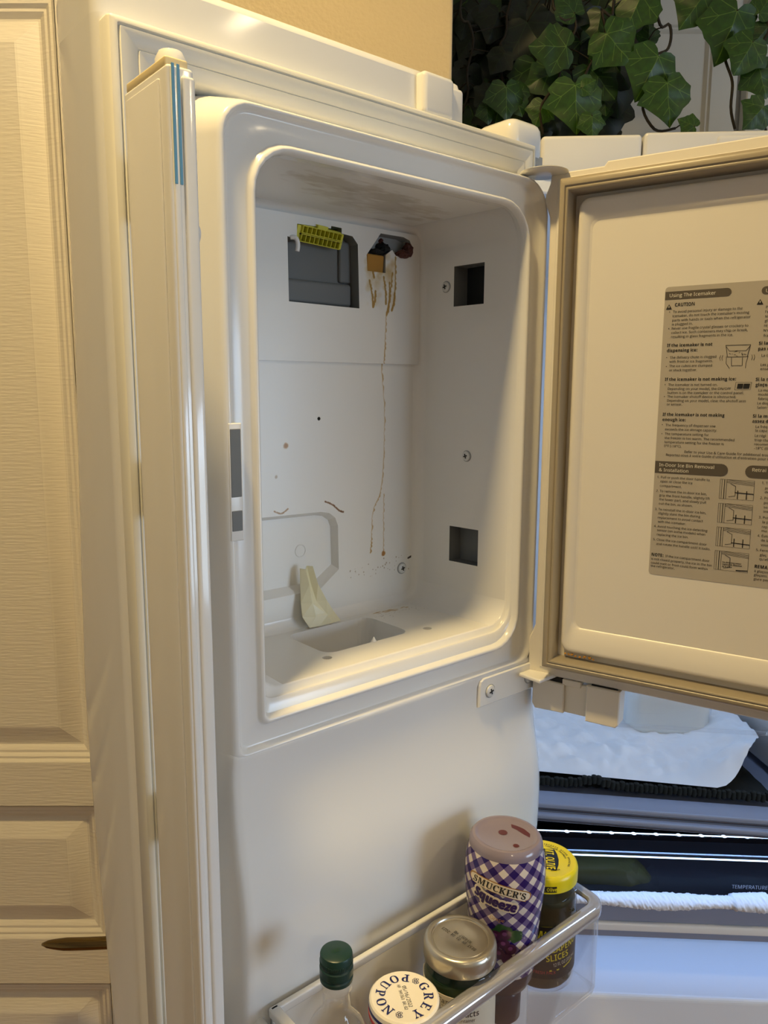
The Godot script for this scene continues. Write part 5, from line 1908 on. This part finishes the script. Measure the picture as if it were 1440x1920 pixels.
const VINES := [
	{"stem": [Vector3(0.254, 1.954, -1.125), Vector3(0.283, 1.910, -1.125), Vector3(0.276, 1.879, -1.125), Vector3(0.269, 1.849, -1.125), Vector3(0.247, 1.806, -1.125), Vector3(0.246, 1.769, -1.125)], "leaves": [
		[Vector3(0.269, 1.869, -1.100), Vector2(-0.049, 0.002), 0],
		[Vector3(0.268, 1.851, -1.130), Vector2(-0.049, -0.020), 0],
		[Vector3(0.246, 1.805, -1.120), Vector2(-0.010, -0.029), 1],
		[Vector3(0.284, 1.919, -1.120), Vector2(-0.025, 0.027), 0],
		[Vector3(0.279, 1.929, -1.130), Vector2(0.029, -0.017), 2],
	]},
	{"stem": [Vector3(0.340, 1.954, -1.125), Vector3(0.321, 1.921, -1.125), Vector3(0.326, 1.882, -1.125), Vector3(0.309, 1.854, -1.125), Vector3(0.291, 1.829, -1.125), Vector3(0.296, 1.809, -1.125), Vector3(0.312, 1.786, -1.125)], "leaves": [
		[Vector3(0.322, 1.885, -1.100), Vector2(0.038, -0.037), 1],
		[Vector3(0.369, 1.936, -1.110), Vector2(-0.021, -0.046), 1],
		[Vector3(0.322, 1.923, -1.130), Vector2(-0.006, -0.036), 0],
		[Vector3(0.331, 1.866, -1.120), Vector2(0.018, -0.020), 0],
		[Vector3(0.310, 1.856, -1.130), Vector2(0.038, -0.040), 0],
		[Vector3(0.281, 1.818, -1.090), Vector2(0.006, -0.059), 1],
		[Vector3(0.302, 1.777, -1.080), Vector2(0.003, -0.029), 1],
		[Vector3(0.333, 1.826, -1.140), Vector2(0.006, -0.029), 0],
		[Vector3(0.289, 1.815, -1.090), Vector2(0.019, 0.011), 1],
	]},
	{"stem": [Vector3(0.391, 1.945, -1.125), Vector3(0.410, 1.904, -1.125), Vector3(0.416, 1.878, -1.125), Vector3(0.401, 1.867, -1.125), Vector3(0.414, 1.834, -1.125), Vector3(0.384, 1.812, -1.125), Vector3(0.400, 1.775, -1.125), Vector3(0.429, 1.776, -1.125)], "leaves": [
		[Vector3(0.392, 1.857, -1.100), Vector2(-0.025, -0.054), 1],
		[Vector3(0.402, 1.821, -1.090), Vector2(0.009, -0.053), 1],
		[Vector3(0.438, 1.764, -1.080), Vector2(-0.021, 0.010), 1],
		[Vector3(0.392, 1.894, -1.140), Vector2(-0.001, 0.025), 0],
	]},
	{"stem": [Vector3(0.479, 1.945, -1.125), Vector3(0.484, 1.907, -1.125), Vector3(0.499, 1.854, -1.125), Vector3(0.502, 1.818, -1.125), Vector3(0.511, 1.775, -1.125)], "leaves": [
		[Vector3(0.455, 1.940, -1.120), Vector2(-0.029, -0.039), 1],
		[Vector3(0.498, 1.918, -1.110), Vector2(-0.020, -0.063), 1],
	]},
	{"stem": [Vector3(0.545, 1.921, -1.125), Vector3(0.532, 1.885, -1.125), Vector3(0.539, 1.849, -1.125), Vector3(0.543, 1.806, -1.125), Vector3(0.555, 1.769, -1.125)], "leaves": [
		[Vector3(0.516, 1.875, -1.100), Vector2(-0.021, -0.040), 1],
		[Vector3(0.531, 1.848, -1.110), Vector2(0.015, -0.039), 1],
		[Vector3(0.532, 1.792, -1.090), Vector2(-0.024, -0.028), 1],
		[Vector3(0.544, 1.902, -1.120), Vector2(-0.018, -0.022), 0],
		[Vector3(0.531, 1.919, -1.120), Vector2(0.016, 0.024), 1],
	]},
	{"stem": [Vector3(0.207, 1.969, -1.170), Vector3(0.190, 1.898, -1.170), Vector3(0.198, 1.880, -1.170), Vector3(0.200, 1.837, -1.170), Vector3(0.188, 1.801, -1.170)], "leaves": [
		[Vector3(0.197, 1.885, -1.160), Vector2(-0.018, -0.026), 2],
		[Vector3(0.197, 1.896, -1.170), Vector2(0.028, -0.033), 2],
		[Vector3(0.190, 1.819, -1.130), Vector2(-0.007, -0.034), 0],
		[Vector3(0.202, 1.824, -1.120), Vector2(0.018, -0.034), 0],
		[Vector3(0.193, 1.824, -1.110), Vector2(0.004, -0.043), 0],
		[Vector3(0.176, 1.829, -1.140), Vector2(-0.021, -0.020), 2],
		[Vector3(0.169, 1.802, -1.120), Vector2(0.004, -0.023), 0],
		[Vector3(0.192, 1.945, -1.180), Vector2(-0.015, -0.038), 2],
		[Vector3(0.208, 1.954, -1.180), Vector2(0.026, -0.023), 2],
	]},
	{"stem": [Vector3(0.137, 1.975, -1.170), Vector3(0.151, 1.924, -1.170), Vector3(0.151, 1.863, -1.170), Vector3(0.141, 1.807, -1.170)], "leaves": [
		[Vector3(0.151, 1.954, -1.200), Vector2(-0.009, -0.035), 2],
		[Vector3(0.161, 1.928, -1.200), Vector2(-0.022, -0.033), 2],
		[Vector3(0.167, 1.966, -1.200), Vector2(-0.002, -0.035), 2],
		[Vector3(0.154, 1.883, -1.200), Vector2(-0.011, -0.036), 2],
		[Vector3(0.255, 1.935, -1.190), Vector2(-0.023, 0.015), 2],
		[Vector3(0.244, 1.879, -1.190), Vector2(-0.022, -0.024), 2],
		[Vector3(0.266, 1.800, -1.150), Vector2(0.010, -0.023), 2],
	]},
]

func leaf_mesh(seed_: int, m: Material, fold: float) -> ArrayMesh:
	# unit leaf: stalk at the origin, tip at (0, 1); five lobes, folded along the midrib, with thickness
	var r := RandomNumberGenerator.new()
	r.seed = seed_
	var half := [Vector2(0, -0.02), Vector2(0.08, -0.16), Vector2(0.20, -0.23), Vector2(0.33, -0.22), Vector2(0.44, -0.13), Vector2(0.51, 0.0), Vector2(0.55, 0.12), Vector2(0.60, 0.24), Vector2(0.63, 0.36), Vector2(0.58, 0.42), Vector2(0.48, 0.50), Vector2(0.38, 0.60), Vector2(0.27, 0.73), Vector2(0.13, 0.88), Vector2(0.0, 1.0)]
	var outline := []
	for p in half:
		outline.append(p * Vector2(1.0 + r.randf_range(-0.1, 0.1), 1.0 + r.randf_range(-0.04, 0.04)))
	for k in range(half.size() - 2, 0, -1):
		outline.append(half[k] * Vector2(-1.0 + r.randf_range(-0.1, 0.1), 1.0 + r.randf_range(-0.04, 0.04)))
	var bend := r.randf_range(0.1, 0.3)
	var wave := r.randf_range(0, 6)
	var up := func(p: Vector2, e: float) -> Vector3:
		return Vector3(p.x, p.y, -absf(p.x) * fold * 0.6 - bend * p.y * p.y * 0.5 + 0.03 * sin(p.x * 9 + wave) * p.y + 0.02 * sin(p.y * 11 + wave) - e)
	var s := begin()
	var spine := func(p: Vector2) -> Vector2: return Vector2(0, clampf(p.y, 0.0, 0.9) * 0.75 + 0.05)
	var n := outline.size()
	for side in [0.0, 0.012]:
		s.set_smooth_group(1 if side == 0.0 else 2)
		for i in n:
			var j := (i + 1) % n
			var a: Vector2 = outline[i]
			var b: Vector2 = outline[j]
			var sa: Vector2 = spine.call(a)
			var sb: Vector2 = spine.call(b)
			for k in 4:
				var q := [sa.lerp(a, k / 4.0), sb.lerp(b, k / 4.0), sb.lerp(b, (k + 1) / 4.0), sa.lerp(a, (k + 1) / 4.0)]
				var pts := []
				var uvs := []
				for v in q:
					pts.append(up.call(v, side))
					uvs.append(Vector2(v.x / 1.4 + 0.5, (1.05 - v.y) / 1.35))
				if side > 0.0:
					pts.reverse()
					uvs.reverse()
				pts.reverse()
				uvs.reverse()
				quad_uv(s, pts, uvs)
	return done(s, m)

func leaf_material(called: String, base: Color, vein: Color) -> StandardMaterial3D:
	var im := Image.create(256, 256, false, Image.FORMAT_RGB8)
	var n := FastNoiseLite.new()
	n.seed = 3
	n.frequency = 0.03
	for y in 256:
		for x in 256:
			im.set_pixel(x, y, base * (1.0 + 0.22 * n.get_noise_2d(x, y)))
	var p := func(v: Vector2) -> Vector2: return Vector2((v.x / 1.4 + 0.5) * 256, (1.05 - v.y) / 1.35 * 256)
	for v in [[Vector2(0, 0), Vector2(0, 0.5), Vector2(0, 0.97), 1.6], [Vector2(0, 0), Vector2(0.28, 0.18), Vector2(0.56, 0.32), 1.3], [Vector2(0, 0), Vector2(-0.28, 0.18), Vector2(-0.56, 0.32), 1.3], [Vector2(0, 0), Vector2(0.2, -0.06), Vector2(0.38, -0.12), 1.1], [Vector2(0, 0), Vector2(-0.2, -0.06), Vector2(-0.38, -0.12), 1.1], [Vector2(0, 0.3), Vector2(0.12, 0.42), Vector2(0.26, 0.55), 0.9], [Vector2(0, 0.3), Vector2(-0.12, 0.42), Vector2(-0.26, 0.55), 0.9], [Vector2(0, 0.55), Vector2(0.07, 0.63), Vector2(0.15, 0.72), 0.8], [Vector2(0, 0.55), Vector2(-0.07, 0.63), Vector2(-0.15, 0.72), 0.8], [Vector2(0.28, 0.18), Vector2(0.34, 0.28), Vector2(0.42, 0.4), 0.8], [Vector2(-0.28, 0.18), Vector2(-0.34, 0.28), Vector2(-0.42, 0.4), 0.8], [Vector2(0.3, 0.19), Vector2(0.4, 0.14), Vector2(0.47, 0.07), 0.8], [Vector2(-0.3, 0.19), Vector2(-0.4, 0.14), Vector2(-0.47, 0.07), 0.8]]:
		for q in smooth_path([p.call(v[0]), p.call(v[1]), p.call(v[2])], 30):
			dab(im, q, v[3] * 1.7, Color(vein.r, vein.g, vein.b, 0.7))
	return image_mat(called, im, 0.42)

func ivy() -> void:
	var mats := [leaf_material("ivy_leaf", Color(0.12, 0.235, 0.05), Color(0.33, 0.45, 0.19)), leaf_material("ivy_leaf_light", Color(0.16, 0.29, 0.05), Color(0.38, 0.50, 0.19)), leaf_material("ivy_leaf_shaded", Color(0.05, 0.11, 0.03), Color(0.13, 0.21, 0.08))]  # third kind has shade put into its colour, for leaves away from the light
	var meshes := []
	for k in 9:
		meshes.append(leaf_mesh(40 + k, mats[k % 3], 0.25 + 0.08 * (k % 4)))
	var r := RandomNumberGenerator.new()
	r.seed = 12
	var labels := ["ivy vine with broad leaves hanging left of the middle of the cabinet", "dense ivy vine with overlapping leaves at the left edge of the cabinet panel", "ivy vine with two large bright leaves hanging before the pale cabinet panel", "thin bare ivy stem with two leaves right of the cabinet panel", "ivy vine with leaves at the far right above the refrigerator", "shaded ivy vine with small leaves above the white hinge cover", "ivy vine with leaves coloured dark as shade next to the yellow wall edge"]
	for v in VINES.size():
		var d: Dictionary = VINES[v]
		var st: Array = d["stem"]
		var top: Vector3 = st[0]
		var t := thing("ivy_vine", labels[v], "ivy", at(top.x, top.y, top.z), "ivy vines above the refrigerator")
		var s := begin()
		var path := smooth_path([top + Vector3(0.01, 0.4, -0.03)] + st, 6)
		var rel := []
		for p in path:
			rel.append(p - top + Vector3(0.003 * sin(p.y * 90), 0, 0.004 * sin(p.y * 60)))
		tube(s, rel, 0.0019, 6)
		var leaves: Array = d["leaves"].duplicate()
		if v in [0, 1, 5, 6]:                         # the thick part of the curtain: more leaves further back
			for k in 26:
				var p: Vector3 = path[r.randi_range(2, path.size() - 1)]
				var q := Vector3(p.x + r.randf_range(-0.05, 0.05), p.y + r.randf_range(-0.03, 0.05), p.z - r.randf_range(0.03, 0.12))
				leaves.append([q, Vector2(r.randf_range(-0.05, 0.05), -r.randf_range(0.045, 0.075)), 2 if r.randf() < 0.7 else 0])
		for q in leaves:
			var at_p: Vector3 = q[0] - top
			var near := Vector3(INF, INF, INF)
			for p in rel:
				if p.distance_to(at_p) < near.distance_to(at_p):
					near = p
			if near.distance_to(at_p) > 0.004:
				tube(s, smooth_path([near, near.lerp(at_p, 0.5) + Vector3(0, 0.006, -0.004), at_p], 4), 0.0009, 5)
		obj("stem", s, M.stem_brown, t)
		for q in leaves:
			var dir: Vector2 = q[1]
			var size := dir.length()
			var y := Vector3(dir.x, dir.y, 0).normalized()
			var z := (Vector3(r.randf_range(-0.25, 0.25), r.randf_range(0.0, 0.35), 1)).normalized()
			z = (z - y * z.dot(y)).normalized()
			var x := y.cross(z)
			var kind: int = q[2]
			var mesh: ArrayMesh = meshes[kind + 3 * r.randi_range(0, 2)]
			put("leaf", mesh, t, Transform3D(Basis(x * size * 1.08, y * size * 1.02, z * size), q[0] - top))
